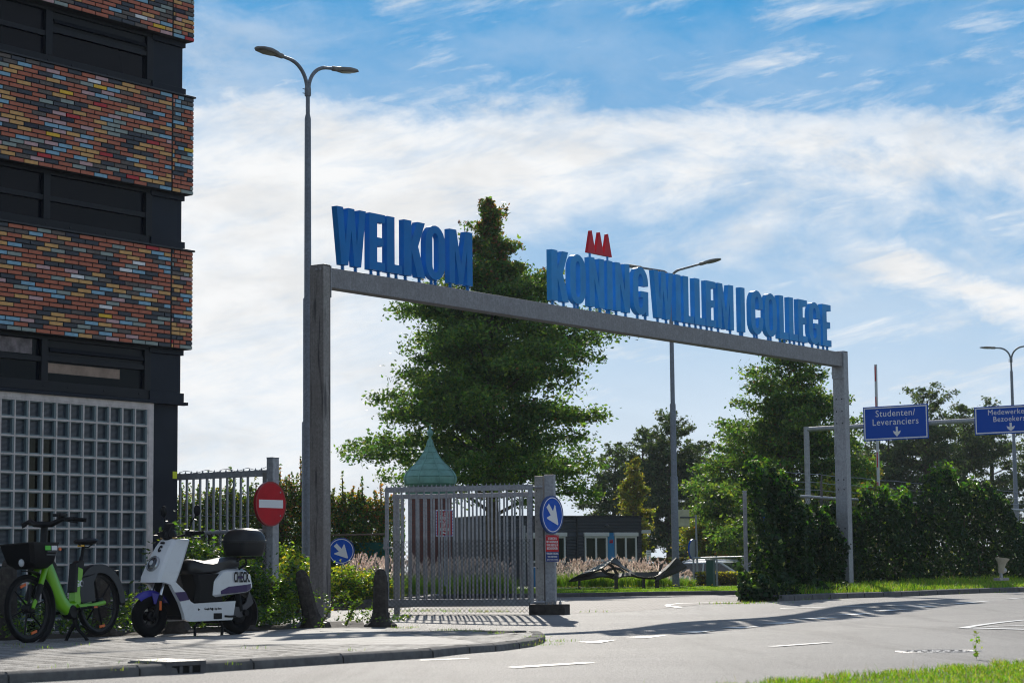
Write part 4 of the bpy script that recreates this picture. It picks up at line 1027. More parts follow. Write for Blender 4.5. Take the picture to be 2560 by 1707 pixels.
# rear mudguard with skirt
f = MB(); P = []
for i in range(15): a = R(165-i*(165+12)/14); P.append((.405*math.cos(a), .385+.405*math.sin(a)))
P = [(.395*math.cos(R(a)), .385+.395*math.sin(R(a))) for a in range(188, -24, -12)]
skirt = [(.33, .40), (.345, .50), (.33, .58), (.29, .66)]+[(.395*math.cos(R(a)), .385+.395*math.sin(R(a))) for a in range(40, 190, 10)]+[(-.345, .37)]+[(.315*math.cos(R(a)), .385+.315*math.sin(R(a))) for a in range(178, 70, -12)]+[(.115, .60), (.105, .45), (.09, .405)]
f.prism(skirt, .038, .046); f.prism(skirt, -.046, -.038)
f.loft([[((.405 if k else .395)*math.cos(R(a)), y, .385+(.405 if k else .395)*math.sin(R(a))) for y, k in ((-.046, 0), (-.046, 1), (.046, 1), (.046, 0))] for a in range(40, 190, 8)]); 
build('rear_mudguard', f, mat('satin_black', (.022, .022, .026), .5), bike, smooth=35)
f = MB(); f.box((-.33, -.03, .70), (-.14, .03, .725)); f.box((-.34, -.03, .60), (-.32, .03, .722)); build('rear_carrier', f, black_pl, bike, bevel=.008)
f = MB(); f.loft([[((.385 if k else .375)*math.cos(R(a))+WB, y, .345+(.385 if k else .375)*math.sin(R(a))) for y, k in ((-.04, 0), (-.04, 1), (.04, 1), (.04, 0))] for a in range(84, 250, 9)]); build('front_mudguard', f, black_pl, bike, smooth=35)
# cranks, motor, stand, reflectors
f = MB(); f.lathe([(.06, -.06), (.075, -.04), (.075, .04), (.06, .06)], 16, 0, Matrix.Translation(Vector((.47, 0, .30))) @ Matrix.Rotation(R(90), 4, 'X')); mo = build('motor', f, black_pl, bike, smooth=40)
f = MB(); f.tube([(.43, .085, .325), (.30, .088, .335)], [.024, .018], 8, flat=.7); cr = build('crank', f, black_mt, bike, smooth=50)
f = MB(); f.box((.19, .09, .325), (.30, .16, .352)); pe = build('pedal', f, black_pl, cr, bevel=.005); build('pedal_reflector', bx((.215, .1605, .33), (.27, .163, .347)), orange_rf, pe)
f = MB(); f.tube([(.45, -.085, .31), (.60, -.088, .29)], [.022, .017], 8); cr = build('crank', f, black_mt, bike, smooth=50); build('pedal', bx((.60, -.16, .28), (.71, -.09, .305)), black_pl, cr, bevel=.005)
f = MB(); f.tube([(.385, 0, .27), (.385, 0, .15)], .026, 8); sd_ = build('kickstand', f, black_mt, bike, smooth=50)
for s in (1, -1):
    f = MB(); f.tube([(.385, s*.02, .16), (.395, s*.055, .11), (.375, s*.12, .03), (.37, s*.14, .0)], [.022, .02, .016, .02], 8); build('stand_leg', f, black_mt, sd_, smooth=50)
for cx_, cz_, a in ((WB, .345, R(70)), (WB, .345, R(255)), (0, .385, R(262))):
    f = MB(); f.box((-.045, .012, -.014), (.045, .024, .014), 0, Matrix.Translation(Vector((cx_+.245*math.cos(a), 0, cz_+.245*math.sin(a)))) @ Matrix.Rotation(-a+R(90), 4, 'Y')); build('reflector', f, orange_rf, bike, bevel=.004)

# ================================================================== white electric scooter
pF_ = at(373, 1582, 23.6); pR_ = at(592, 1577, 24.55); fwd = Vector((pF_.x-pR_.x, pF_.y-pR_.y, 0)); WB = 1.26; rz = math.atan2(fwd.y, fwd.x)
base = Vector((pF_.x, pF_.y, 0))-fwd.normalized()*WB
SZ = gz(base.x, base.y)+.072
sco = thing('scooter', 'white electric hire scooter with purple stripes and a black top box on the pavement', 'scooter', (base.x, base.y, SZ), rz)
s_wh = mat('scooter_white', (.74, .75, .77), .26, coat=.4, var=.03, vscale=2, dirt=((.35, .33, .31), 6, .25))
purple = mat('purple_band', (.035, .012, .10), .35); indigo = mat('indigo_paint', (.035, .03, .30), .2, coat=.5); gunm = mat('gunmetal', (.09, .09, .10), .45, .5)
wheel('wheel', sco, 0, .228, .062, black_pl, 5, spoke_w=.03, hub=.10)
wf = wheel('wheel', sco, WB, .235, .060, black_pl, 5, spoke_w=.028, hub=.055, rot=.2)
f = MB(); f.lathe([(.125, .0), (.125, .008)], 24, 0, Matrix.Translation(Vector((WB, -.05, .235))) @ Matrix.Rotation(R(90), 4, 'X')); build('brake_disc', f, mat('disc_steel', (.5, .5, .52), .3, .9), wf, smooth=40)
# front shield
def hexring(x_f, x_b, wf_, wb_, z, zb=None):
    zb = z if zb is None else zb
    return [(x_f, -wf_, z), (x_f+.012, 0, z), (x_f, wf_, z), (x_f-.035, wf_+.03, z), (x_b, wb_, zb), (x_b-.03, wb_-.015, zb), (x_b-.03, -wb_+.015, zb), (x_b, -wb_, zb), (x_f-.035, -wf_-.03, z)]
f = MB(); f.loft([hexring(1.275, 1.06, .14, .185, .60), hexring(1.265, 1.035, .145, .19, .66), hexring(1.22, .985, .135, .185, .76), hexring(1.155, .93, .125, .175, .88), hexring(1.085, .88, .115, .165, .99), hexring(1.03, .845, .105, .155, 1.06), hexring(1.015, .85, .09, .14, 1.075)])
sh = build('front_shield', f, s_wh, sco, smooth=28, bevel=.004)
f = MB(); f.loft([[(a-.003, -w, z), (a-.003, w, z), (a-.02, w, z), (a-.02, -w, z)] for a, w, z in ((1.032, .16, .60), (.90, .15, .88), (.825, .13, 1.05))]); build('inner_shield', f, black_pl, sco, smooth=35)
# mud arch of the shield and side legs down to the floor
for s in (1, -1):
    f = MB(); f.prism([(1.065, .605), (1.235, .605), (1.13, .575), (1.075, .49), (1.00, .38), (.945, .255), (.93, .195), (.86, .17), (.25, .175), (.235, .19), (.195, .385), (.80, .365), (.85, .39), (.885, .43), (.93, .50)], s*.155, s*.205)
    build('side_panel', f, s_wh, sco, smooth=30, bevel=.008)
    f = MB(); f.prism([(1.075, .492), (1.005, .392), (.872, .408), (.926, .498)], s*.2055, s*.2075); build('purple_stripe', f, purple, sco)
f = MB(); f.box((.24, -.154, .19), (.92, .154, .372)); build('floorboard', f, black_pl, sco, bevel=.01)
f = MB(); f.loft([[(a, -.15, z), (a, .15, z), (a-.05, .15, z-.02), (a-.05, -.15, z-.02)] for a, z in ((1.10, .60), (1.05, .50), (.99, .38), (.93, .24))]); build('inner_fender', f, black_mt, sco)
f = MB(); hc = Vector((1.205, 0, .80)); M = Matrix.Translation(hc) @ Matrix.Rotation(R(66), 4, 'Y')
f.lathe([(.0, -.03), (.085, -.03), (.092, 0), (.092, .022), (.082, .032), (.078, .024)], 28, 0, M); hl = build('headlight_rim', f, mat('chrome_grey', (.45, .46, .48), .25, .7), sco, smooth=40)
f = MB(); f.lathe([(.078, .02), (.06, .032), (.03, .038), (.002, .04)], 24, 0, M); build('headlight_lens', f, mat('lens_dark', (.03, .035, .045), .06, spec=.8), hl, smooth=60)
f = MB(); f.lathe([(.030, .041), (.022, .046), (.001, .048)], 16, 0, M); build('headlight_bulb', f, mat('lamp_clear', (.5, .52, .55), .1), hl, smooth=60)
# lettering on the shield
text('lettering', 'C', .10, black_pl, sco, (1.122, 0, .965), .62, bold=.006, rot=(R(90), R(0), R(90)), ext=.004).rotation_euler = (R(90-29), 0, R(90))
text('lettering', 'niu', .045, black_pl, sco, (1.082, 0, 1.035), 1.3, bold=.001, ext=.004).rotation_euler = (R(90-29), 0, R(90))
f = MB(); f.ell((.985, 0, 1.115), (.075, .09, .085), 12, 8); f.prism([(.98, 1.06), (1.06, 1.09), (1.04, 1.16), (1.00, 1.235), (.965, 1.25), (.955, 1.15)], -.055, .055); build('instrument_cowl', f, black_pl, sco, smooth=50)
f = MB(); f.tube([(.83, -.36, 1.14), (.88, -.22, 1.13), (.93, -.08, 1.10), (.93, .08, 1.10), (.88, .22, 1.13), (.83, .36, 1.14)], .013, 8); hb_ = build('handlebar', f, black_mt, sco, smooth=50)
for s in (1, -1):
    f = MB(); f.tube([(.868, s*.26, 1.132), (.825, s*.38, 1.142)], .02, 10); build('grip', f, rubber, hb_, smooth=50)
    f = MB(); f.box((.84, s*.22-.04, 1.10), (.92, s*.22+.04, 1.165)); build('switch_box', f, black_pl, hb_, bevel=.01)
    f = MB(); f.tube([(.90, s*.22, 1.10), (.88, s*.30, 1.085), (.85, s*.37, 1.08)], .007, 6); build('brake_lever', f, gunm, hb_, smooth=50)
    f = MB(); f.tube([(.88, s*.20, 1.15), (.865, s*.22, 1.25), (.84, s*.27, 1.33)], .007, 6); st_ = build('mirror_stalk', f, black_mt, hb_, smooth=50)
    f = MB(); f.ell((.835, s*.285, 1.385), (.02, .055, .065), 14, 8); build('mirror', f, black_pl, st_, smooth=60)
f = MB(); f.box((.98, -.13, 1.075), (1.01, .13, 1.095)); build('front_indicator', f, mat('smoke_amber', (.45, .28, .10), .2), sco, bevel=.004)
# fork and front mudguard
for s in (1, -1):
    f = MB(); f.tube([(1.125, s*.085, .60), (1.19, s*.085, .42)], .018, 8); fo = build('fork_tube', f, mat('chrome', (.6, .6, .62), .2, .9), sco, smooth=50)
    f = MB(); f.tube([(1.17, s*.085, .46), (1.26, s*.085, .22)], .028, 8); build('fork_slider', f, black_mt, fo, smooth=50)
    f = MB(); f.box((1.185, s*.115-.005, .30), (1.215, s*.115+.005, .40)); build('fork_reflector', f, orange_rf, fo, bevel=.004)
f = MB(); rings = []
for a in range(150, 38, -8):
    w = .07 if a < 60 else .085; rr_ = .275
    rings.append([(WB+(rr_-.03)*math.cos(R(a)), -w, .235+(rr_-.05)*math.sin(R(a))), (WB+rr_*math.cos(R(a)), -w*.6, .235+rr_*math.sin(R(a))), (WB+(rr_+.012)*math.cos(R(a)), 0, .235+(rr_+.012)*math.sin(R(a))), (WB+rr_*math.cos(R(a)), w*.6, .235+rr_*math.sin(R(a))), (WB+(rr_-.03)*math.cos(R(a)), w, .235+(rr_-.05)*math.sin(R(a)))])
f.loft(rings, closed=False)
for s in (1, -1): f.prism([(1.16, .47), (1.30, .49), (1.26, .37), (1.21, .36)], s*.075, s*.085)
build('front_mudguard', f, indigo, sco, smooth=50)
# seat base, seat, tail
f = MB(); f.loft([[(.73, -.10, .372), (.73, .10, .372), (.68, .14, .372), (.33, .14, .372), (.33, -.14, .372), (.68, -.14, .372)], [(.70, -.11, .55), (.70, .11, .55), (.66, .145, .55), (.36, .145, .55), (.36, -.145, .55), (.66, -.145, .55)], [(.75, -.11, .69), (.75, .11, .69), (.70, .15, .69), (.30, .15, .69), (.30, -.15, .69), (.70, -.15, .69)]]); build('seat_base', f, black_pl, sco, smooth=30, bevel=.01)
def sring(x_, w, zt, zb): return [(x_, -w*.8, zb), (x_, -w, zb+.03), (x_, -w*.95, zt-.03), (x_, -w*.6, zt), (x_, 0, zt+.006), (x_, w*.6, zt), (x_, w*.95, zt-.03), (x_, w, zb+.03), (x_, w*.8, zb)]
f = MB(); f.loft([sring(.805, .06, .79, .72), sring(.785, .12, .83, .69), sring(.72, .15, .848, .68), sring(.60, .16, .835, .68), sring(.48, .16, .825, .69), sring(.36, .155, .845, .71), sring(.22, .145, .87, .73), sring(.08, .13, .875, .75), sring(.03, .08, .86, .78)]); build('seat', f, mat('seat_vinyl', (.020, .020, .022), .38), sco, smooth=50)
f = MB(); f.loft([sring(.50, .13, .60, .42), sring(.44, .175, .66, .43), sring(.36, .195, .735, .44), sring(.30, .20, .745, .45), sring(.02, .19, .745, .475), sring(-.06, .17, .70, .49), sring(-.12, .13, .58, .51)])
tl = build('tail_panel', f, s_wh, sco, smooth=32, bevel=.005)
for s in (1, -1):
    f = MB(); f.loft([[(a, s*(w+.002), z0), (a, s*(w+.005), z0), (a, s*(w+.005), z1), (a, s*(w+.002), z1)] for a, w, z0, z1 in ((.40, .185, .462, .50), (.30, .2015, .468, .545), (.02, .192, .488, .565), (-.055, .173, .52, .575))]); build('purple_stripe', f, purple, tl)
    tx = text('lettering', 'CHECK.', .165, black_pl, tl, (.10 if s > 0 else .14, s*.2035, .645), .42, bold=.003, ext=.002, rot=(R(90), 0, R(180) if s > 0 else 0))
    build('purple_block', bx((.085, s*.2035 if s > 0 else -.206, .636), (.16, s*.2035+.003 if s > 0 else -.2035, .656)), purple, tl)
f = MB(); f.box((-.115, -.10, .60), (-.09, .10, .68)); build('tail_lamp', f, mat('tail_red', (.65, .04, .03), .25), tl, bevel=.006)
text('lettering', 'Google Play    App Store', .034, black_pl, sco, (.53, .2065, .305), .72, bold=.0006, rot=(R(90), 0, R(180)))
f = MB(); f.prism([(.745, .315), (.715, .30), (.745, .285)], .2055, .208); build('store_mark', f, black_pl, sco)
f = MB(); f.ell((.535, .206, .30), (.014, .002, .016), 10, 6); build('store_mark', f, black_pl, sco)
# rear swing arm, mudguard, shock
f = MB(); f.prism([(.27, .33), (.04, .315), (-.015, .27), (-.005, .225), (.06, .20), (.27, .225)], .10, .14); build('swing_arm', f, gunm, sco, smooth=30, bevel=.012)
f = MB(); f.lathe([(.04, 0), (.034, .035)], 12, 0, Matrix.Translation(Vector((0, .14, .25))) @ Matrix.Rotation(R(-90), 4, 'X')); build('axle_cap', f, black_pl, sco, smooth=40)
f = MB(); f.tube([(.05, .11, .27), (.10, .11, .48)], .028, 8); f.tube([(.05, .11, .27), (.10, .11, .48)], .04, 8); build('shock_absorber', f, black_mt, sco, smooth=50)
f = MB(); f.loft([[((.262 if k else .25)*math.cos(R(a)), y, .235+(.262 if k else .25)*math.sin(R(a))) for y, k in ((-.07, 0), (-.07, 1), (.07, 1), (.07, 0))] for a in range(95, 215, 9)]); build('rear_mudguard', f, mat('satin_black', (.022, .022, .026), .5), sco, smooth=35)
f = MB(); f.prism([(-.10, .50), (-.16, .36), (-.13, .33), (-.03, .27), (.04, .31), (-.05, .36)], .085, .105); build('rear_bracket', f, gunm, sco, bevel=.006)
build('rear_reflector', bx((-.275, -.03, .25), (-.262, .03, .29)), mat('tail_red', (.65, .04, .03), .25), sco)
# stands
f = MB(); f.tube([(.62, .12, .18), (.75, .16, .12), (.80, .22, .0)], .016, 8); build('side_stand', f, black_mt, sco, smooth=50)
f = MB(); f.tube([(.36, .12, .19), (.34, .15, .09), (.37, .17, .0)], .018, 8); cs = build('centre_stand', f, black_mt, sco, smooth=50)
f = MB(); f.tube([(.36, .15, .10), (.22, .13, .03), (.12, .10, .01)], .016, 8); build('stand_foot', f, black_mt, cs, smooth=50)
build('stand_bar', tb([(.36, -.14, .15), (.36, .14, .15)], .014), black_mt, cs, smooth=50)
build('battery_latch', bx((.40, .203, .19), (.52, .212, .255)), black_pl, sco, bevel=.006); build('latch_handle', tb([(.20, .21, .215), (.30, .215, .215), (.36, .212, .22)], .012), black_pl, sco, smooth=50)
# carrier and top box
f = MB(); f.tube([(.16, .11, .80), (.04, .13, .865), (-.16, .13, .865), (-.20, .08, .865), (-.20, -.08, .865), (-.16, -.13, .865), (.04, -.13, .865), (.16, -.11, .80)], .014, 8); build('carrier', f, black_mt, sco, smooth=50)
build('carrier_stay', tb([(-.02, .13, .865), (-.02, .14, .79), (.10, .15, .74)], .012), black_mt, sco, smooth=50)
tbx = MB()
def br_(z, a, b, cx=-.11, p=.55, n=20): return [(cx+a*math.copysign(abs(math.cos(2*math.pi*q/n))**p, math.cos(2*math.pi*q/n)), b*math.copysign(abs(math.sin(2*math.pi*q/n))**p, math.sin(2*math.pi*q/n)), z) for q in range(n)]
tbx.loft([br_(.885, .15, .19), br_(.895, .165, .205), br_(.96, .18, .22), br_(1.035, .19, .232)]); bxo = build('top_box', tbx, mat('box_black', (.014, .014, .016), .42), sco, smooth=45)
l = MB(); l.loft([br_(1.037, .196, .238), br_(1.062, .196, .238), br_(1.064, .19, .232), br_(1.11, .182, .222), br_(1.16, .155, .19), br_(1.19, .11, .14), br_(1.20, .05, .07)]); build('box_lid', l, mat('box_black', (.014, .014, .016), .42), bxo, smooth=45)

# ================================================================== drain and manhole
kd = KP[3]-KP[2]; 
p0 = onground(406, 1685); p1 = onground(506, 1680); dv = (p1-p0); dv.z = 0
t = thing('kerb_drain', 'cast iron street drain with slots set in the kerb below the scooter', 'drain', (p0.x, p0.y, gz(p0.x, p0.y)), math.atan2(dv.y, dv.x))
Ld = dv.length
iron = mat('cast_iron', (.11, .11, .12), .5, .5, var=.2, vscale=12)
d = MB(); d.box((0, -.045, -.05), (.05, .12, .092)); d.box((Ld-.05, -.045, -.05), (Ld, .12, .092)); d.box((.05, -.045, .056), (Ld-.05, .12, .092)); d.box((.05, -.043, -.05), (Ld-.05, .12, .004))
for k in range(1, 3): d.box((.05+(Ld-.1)*k/3-.014, -.0445, .004), (.05+(Ld-.1)*k/3+.014, .0, .056))
d.box((.051, -.037, .0), (Ld-.051, .119, .0557), 1)
d.box((0, .1205, .03), (Ld, .42, .083)); build('drain_frame', d, [iron, black_mt], t, bevel=.004)
for i in range(22): build('grate_rib', bx((.012+i*(Ld-.03)/22, .13, .0835), (.012+i*(Ld-.03)/22+.011, .41, .094)), mat('worn_iron', (.20, .20, .215), .5, .5), t)
pm = onground(2345, 1627.5)
t = thing('manhole_cover', 'round cast iron manhole cover in the road at the right', 'manhole cover', (pm.x, pm.y, gz(pm.x, pm.y)-.006), R(10))
d = MB(); d.lathe([(.37, -.02), (.37, .009), (.366, .011), (.335, .011), (.33, .008)], 36); build('cover_frame', d, iron, t, smooth=30)
d = MB(); d.lathe([(.329, -.02), (.329, .0085)], 36)
for r_ in (.27, .20, .13, .07):
    n = int(r_*60)
    for k in range(n):
        a = 2*math.pi*k/n; c_, s_ = math.cos(a), math.sin(a); d.box((-.014, -.012, .0086), (.014, .012, .012), 0, Matrix.Translation(Vector((r_*c_, r_*s_, 0))) @ Matrix.Rotation(a, 4, 'Z'))
build('cover_lid', d, iron, t)

# ================================================================== brick kiosk with copper dome
KY = 57.0; kc = at(1076, 1240, KY); kr = (at(1133, 1240, KY).x-at(1019, 1240, KY).x)/2
zc = at(1076, 1243, KY).z; zd = at(1076, 1212, KY).z
t = thing('brick_kiosk', 'small dark brick turret with a green copper onion dome behind the gate', 'kiosk', (kc.x, KY, .2), R(22.5))
m, nt, b = pbsdf('kiosk_brick'); x = NX(nt); tc = nt.nodes.new('ShaderNodeTexCoord'); sp = nt.nodes.new('ShaderNodeSeparateXYZ'); nt.links.new(tc.outputs['Object'], sp.inputs[0])
an = x.m('ARCTAN2', sp.outputs[1], sp.outputs[0]); bt = nt.nodes.new('ShaderNodeTexBrick'); nt.links.new(x.vec(x.mul(an, kr), sp.outputs[2], 0.0), bt.inputs['Vector'])
bt.inputs['Scale'].default_value = 1; bt.inputs['Brick Width'].default_value = .22; bt.inputs['Row Height'].default_value = .0625; bt.inputs['Mortar Size'].default_value = .006
bt.inputs['Color1'].default_value = (.10, .022, .018, 1); bt.inputs['Color2'].default_value = (.14, .035, .028, 1); bt.inputs['Mortar'].default_value = (.05, .03, .03, 1)
nt.links.new(bt.outputs[0], b.inputs['Base Color']); b.inputs['Roughness'].default_value = .7
c = MB(); c.lathe([(kr, 0), (kr, zc-.2)], 8, 0, None, 0); build('wall', c, m, t)
cop = mat('copper_green', (.16, .34, .29), .5, var=.18, vscale=4, dirt=((.10, .22, .19), 6, .6)); copd = mat('copper_dark', (.05, .17, .13), .5)
c = MB(); c.lathe([(kr+.01, zc-.2), (kr+.10, zc-.16), (kr+.10, zc-.04), (kr+.02, zc-.03)], 8); build('cornice', c, copd, t)
zz = lambda py: at(1076, py, KY).z-.2
prof = [(kr*1.00, zd-.24)]+[(kr*q, zz(y_)) for q, y_ in ((1.13, 1210), (1.18, 1200), (1.17, 1192), (1.11, 1184), (1.00, 1176), (.86, 1168), (.70, 1160), (.48, 1147), (.30, 1131), (.16, 1115), (.085, 1100), (.045, 1093))]
c = MB(); c.lathe(prof, 24); dm = build('dome', c, cop, t, smooth=25)
for k in range(8):
    a = 2*math.pi*k/8; r_ = MB(); r_.tube([((q+.006)*math.cos(a), (q+.006)*math.sin(a), z) for q, z in prof[1:-1]], .016, 6); build('dome_rib', r_, cop, dm, smooth=60)
for i in (1, 3, 5, 7, 8, 9, 10):
    r_ = MB(); q, z = prof[i]; r_.tube([((q+.002)*math.cos(2*math.pi*k/24), (q+.002)*math.sin(2*math.pi*k/24), z) for k in range(25)], .008, 4); build('dome_seam', r_, copd, dm)
c = MB(); c.lathe([(.03, zz(1096)), (.035, zz(1090)), (.07, zz(1088)), (.085, zz(1083)), (.085, zz(1079)), (.05, zz(1076)), (.02, zz(1072)), (.028, zz(1068)), (.006, zz(1062))], 12); build('finial', c, cop, t, smooth=50)
for zz_, ch in ((zc-.62, 'W'), (zc-2.1, 'K')):
    o = text('lettering', ch, .62, mat('gilt_letter', (.55, .42, .24), .5), t, (0, 0, zz_), .8, bold=.01, ext=.01); a = R(315-22.5); o.location = ((kr*math.cos(R(22.5))+.012)*math.cos(a+R(0)), (kr*math.cos(R(22.5))+.012)*math.sin(a), zz_-.2); o.rotation_euler = (R(90), 0, a+R(90))
# no smoking board in front of it
cB = at(1111, 1307, 50.0); w_ = .20; h_ = .305
t = thing('no_smoking_sign', 'red no smoking board with striped border seen through the gate bars', 'sign', (cB.x, cB.y, cB.z), 0)
b = MB(); b.box((-w_, 0, -h_), (w_, .012, h_)); build('board', b, white_sn, t, bevel=.004)
b = MB(); b.box((-w_+.022, -.003, -h_+.022), (w_-.022, -.0005, h_-.022)); build('red_panel', b, mat('board_red', (.33, .008, .02), .4), t)
for i in range(9):
    for s in (1, -1): build('border_dash', bx((s*(w_-.012)-.008, -.003, -h_+.03+i*.066), (s*(w_-.012)+.008, -.0005, -h_+.058+i*.066)), blue_sn, t)
for i in range(5):
    for s in (1, -1): build('border_dash', bx((-w_+.04+i*.075, -.003, s*(h_-.012)-.008), (-w_+.072+i*.075, -.0005, s*(h_-.012)+.008)), blue_sn, t)
for i, s_ in enumerate(('OP DIT', 'TERREIN', 'MAG JE', 'NIET', 'ROKEN')): text('lettering', s_, .105, white_sn, t, (-.01, -.004, .205-i*.088), .62, bold=.0008)
b = MB(); b.box((-.07, -.0045, -.235), (.07, -.0035, -.219)); build('cigarette_mark', b, white_sn, t)
b = MB(); b.prism([(-.06, -.195), (-.045, -.188), (.06, -.262), (.045, -.27)], -.006, -.0047); build('strike_mark', b, white_sn, t)
build('pole', tb([(0, .035, -1.45), (0, .035, .25)], .022, 10), galv_m, t, smooth=50)

# ================================================================== gatehouse
gA = at(1442, 1292, 78.0); ZR = gA.z-.12
dirR = Vector((math.cos(R(24)), math.sin(R(24)), 0)); LR = 2.62
t = thing('gatehouse', 'low dark corrugated gatehouse with white framed windows and a blue panel', 'building', (gA.x, gA.y, .12), R(24))
m, nt, b = pbsdf('corrugated_cladding'); x = NX(nt); tc = nt.nodes.new('ShaderNodeTexCoord'); b.inputs['Base Color'].default_value = (.055, .062, .080, 1); b.inputs['Roughness'].default_value = .45; b.inputs['Metallic'].default_value = .3
clad = m
white_fr = mat('white_frame', (.70, .70, .71), .4); gh_glass = mat('gatehouse_glass', (.02, .028, .024), .06, spec=.7)
def clad_wall(x0, x1, y, z0, z1, ax, s):
    mb = MB(); n = int((z1-z0)/.11); pts = []
    for i in range(n): zz = z0+i*.11; pts += [(0, zz), (0, zz+.05), (.028, zz+.065), (.028, zz+.095)]
    pts += [(0, z1)]
    ring0 = []
    for e in (x0, x1):
        ring0.append([((e, y-s*d, zz) if ax == 'x' else (y-s*d, e, zz)) for d, zz in pts])
    mb.loft(ring0, closed=False, cap=False); return mb
HB = .95
core = MB(); core.box((.005, .035, 0), (LR, 5, ZR-.02)); core.box((-3.75, .06, 0), (.005, 5, ZR-.02)); build('core_wall', core, mat('anthracite_panel', (.02, .02, .03), .4), t)
# right face (front y=0) : cladding around two windows
wins = ((.30, 1.22), (1.52, 2.42)); wz0, wz1 = .95, 1.98-.12
def frame_window(parent, x0, x1, z0, z1, ax, y, mull=True):
    f = MB()
    def B(a0, a1, c0, c1, d0, d1):
        if ax == 'x': f.box((a0, y-d1, c0), (a1, y-d0, c1))
        else: f.box((y-d1, a0, c0), (y-d0, a1, c1))
    B(x0, x1, z1-.06, z1, .0, .05); B(x0, x1, z0, z0+.08, .0, .05); B(x0, x0+.06, z0+.08, z1-.06, .0, .05); B(x1-.06, x1, z0+.08, z1-.06, 0, .05)
    if mull: B((x0+x1)/2-.03, (x0+x1)/2+.03, z0+.08, z1-.06, 0, .05)
    fo = build('window', f, white_fr, parent)
    g = MB(); f = g; B(x0+.06, x1-.06, z0+.08, z1-.06, .004, .012); build('pane', g, gh_glass, fo)
    sx = MB(); f = sx; B(x0-.04, x1+.04, z1+.002, z1+.14, .0, .12); build('shutter_box', sx, white_fr, fo, bevel=.01)
    return fo
build('cladding', clad_wall(0, LR, 0, 1.98+.02, ZR, 'x', 1), clad, t); build('cladding', clad_wall(0, LR, 0, .0, .94, 'x', 1), clad, t)
for a, b_ in ((0, .26), (2.46, LR)): build('cladding', clad_wall(a, b_, 0, .95, 2.0, 'x', 1), clad, t)
for a, b_ in wins: frame_window(t, a, b_, wz0, wz1, 'x', .03)
build('blue_panel', bx((1.24, -.012, .95), (1.50, .03, 1.99)), mat('panel_blue', (.02, .22, .50), .4), t)
e = MB(); P = []
for k in range(3): P += [(1.30+k*.047, 1.62), (1.315+k*.047, 1.75), (1.332+k*.047, 1.75)]
P += [(1.441, 1.62)]; e.prism(P, -.018, -.0125); build('panel_emblem', e, red_sn, t)
build('corner_trim', bx((-.03, -.035, 0), (.03, .0, ZR+.01)), mat('anthracite_trim', (.02, .022, .028), .4), t)
build('roof_edge', bx((-3.8, -.05, ZR), (LR+.05, 5.05, ZR+.05)), mat('anthracite_trim', (.02, .022, .028), .4), t)
wl = MB(); wl.ell((1.16, -.10, ZR-.32), (.10, .07, .06), 10, 6); build('wall_lamp', wl, mat('lamp_dark', (.06, .06, .065), .4), t, smooth=60)
build('canopy', bx((LR+.0, .3, 1.98), (LR+.55, 1.6, 2.10)), white_fr, t)
# left wing, set back at an angle to the left
build('cladding', clad_wall(-3.75, -.0, .025, 1.98, ZR, 'x', 1), clad, t); build('cladding', clad_wall(-3.75, -0.0, .025, .0, .9, 'x', 1), clad, t)
build('cladding', clad_wall(-3.75, -2.05, .025, .9, 1.98, 'x', 1), clad, t); build('cladding', clad_wall(-.42, 0, .025, .9, 1.98, 'x', 1), clad, t)
frame_window(t, -2.0, -1.25, .92, 1.86, 'x', .05, False); frame_window(t, -1.2, -.46, .92, 1.86, 'x', .05, False)
build('downpipe', tb([(-3.55, -.05, 0), (-3.55, -.05, ZR-.1)], .06, 10), mat('pale_pipe', (.40, .40, .45), .4), t, smooth=50)
build('downpipe', tb([(-2.12, -.05, 0), (-2.12, -.05, ZR-.3)], .05, 10), mat('pale_pipe', (.40, .40, .45), .4), t, smooth=50)
pb = at(1345, 1442, 66.0)
t = thing('blue_bin', 'bright blue bin behind the gate posts in front of the gatehouse', 'bin', (pb.x, 66.0, .26), R(10))
b = MB(); b.loft([[(-.26*s, -.24*s, z), (.26*s, -.24*s, z), (.26*s, .24*s, z), (-.26*s, .24*s, z)] for s, z in ((.85, 0), (1, .55))]); build('bin_body', b, mat('bin_blue', (.01, .16, .42), .4), t, bevel=.02)
build('bin_lid', bx((-.28, -.26, .552), (.28, .26, .61)), mat('bin_blue', (.01, .16, .42), .4), t, bevel=.02)

# ================================================================== wave bench sculpture
SY = 60.0
def sp_(px, py, dy=0.0): p = at(px, py, SY+dy); return (p.x, p.y, p.z)
bz = at(1510, 1470, SY).z; b0 = at(1510, 1470, SY)
t = thing('sculpture', 'dark folded steel wave sculpture with cut-out holes on short legs on the lawn', 'sculpture', (b0.x, b0.y, bz), 0)
sm = mat('dark_patina_steel', (.050, .046, .034), .5, .2, spec=.35, var=.2, vscale=5)
def loc(px, py, dy): p = at(px, py, SY+dy); return (p.x-b0.x, p.y-b0.y, p.z-bz)
def cp(cx, cy, dy): return Vector(loc(1300+cx/3.824, 1150+cy/3.824, dy))
def plate(name, pts, th=.035):
    mb = MB(); top = [cp(*p) for p in pts]; n = len(top); k = Vector((0, .02, -th))
    mb.add([tuple(p) for p in top]+[tuple(p+k) for p in top], [tuple(range(n)), tuple(reversed(range(n, 2*n)))]+[(i, n+i, n+(i+1) % n, (i+1) % n) for i in range(n)])
    return build(name, mb, sm, t)
def ribbon(name, tops, bots, d_t, d_b, th=.035):
    mb = MB(); rs = []
    for (a, b_), (c_, d_) in zip(tops, bots):
        p, q = cp(a, b_, d_t), cp(c_, d_, d_b); rs.append([tuple(p), tuple(q), (q.x, q.y+.02, q.z-th), (p.x, p.y+.02, p.z-th)])
    mb.loft(rs); return build(name, mb, sm, t, smooth=40)
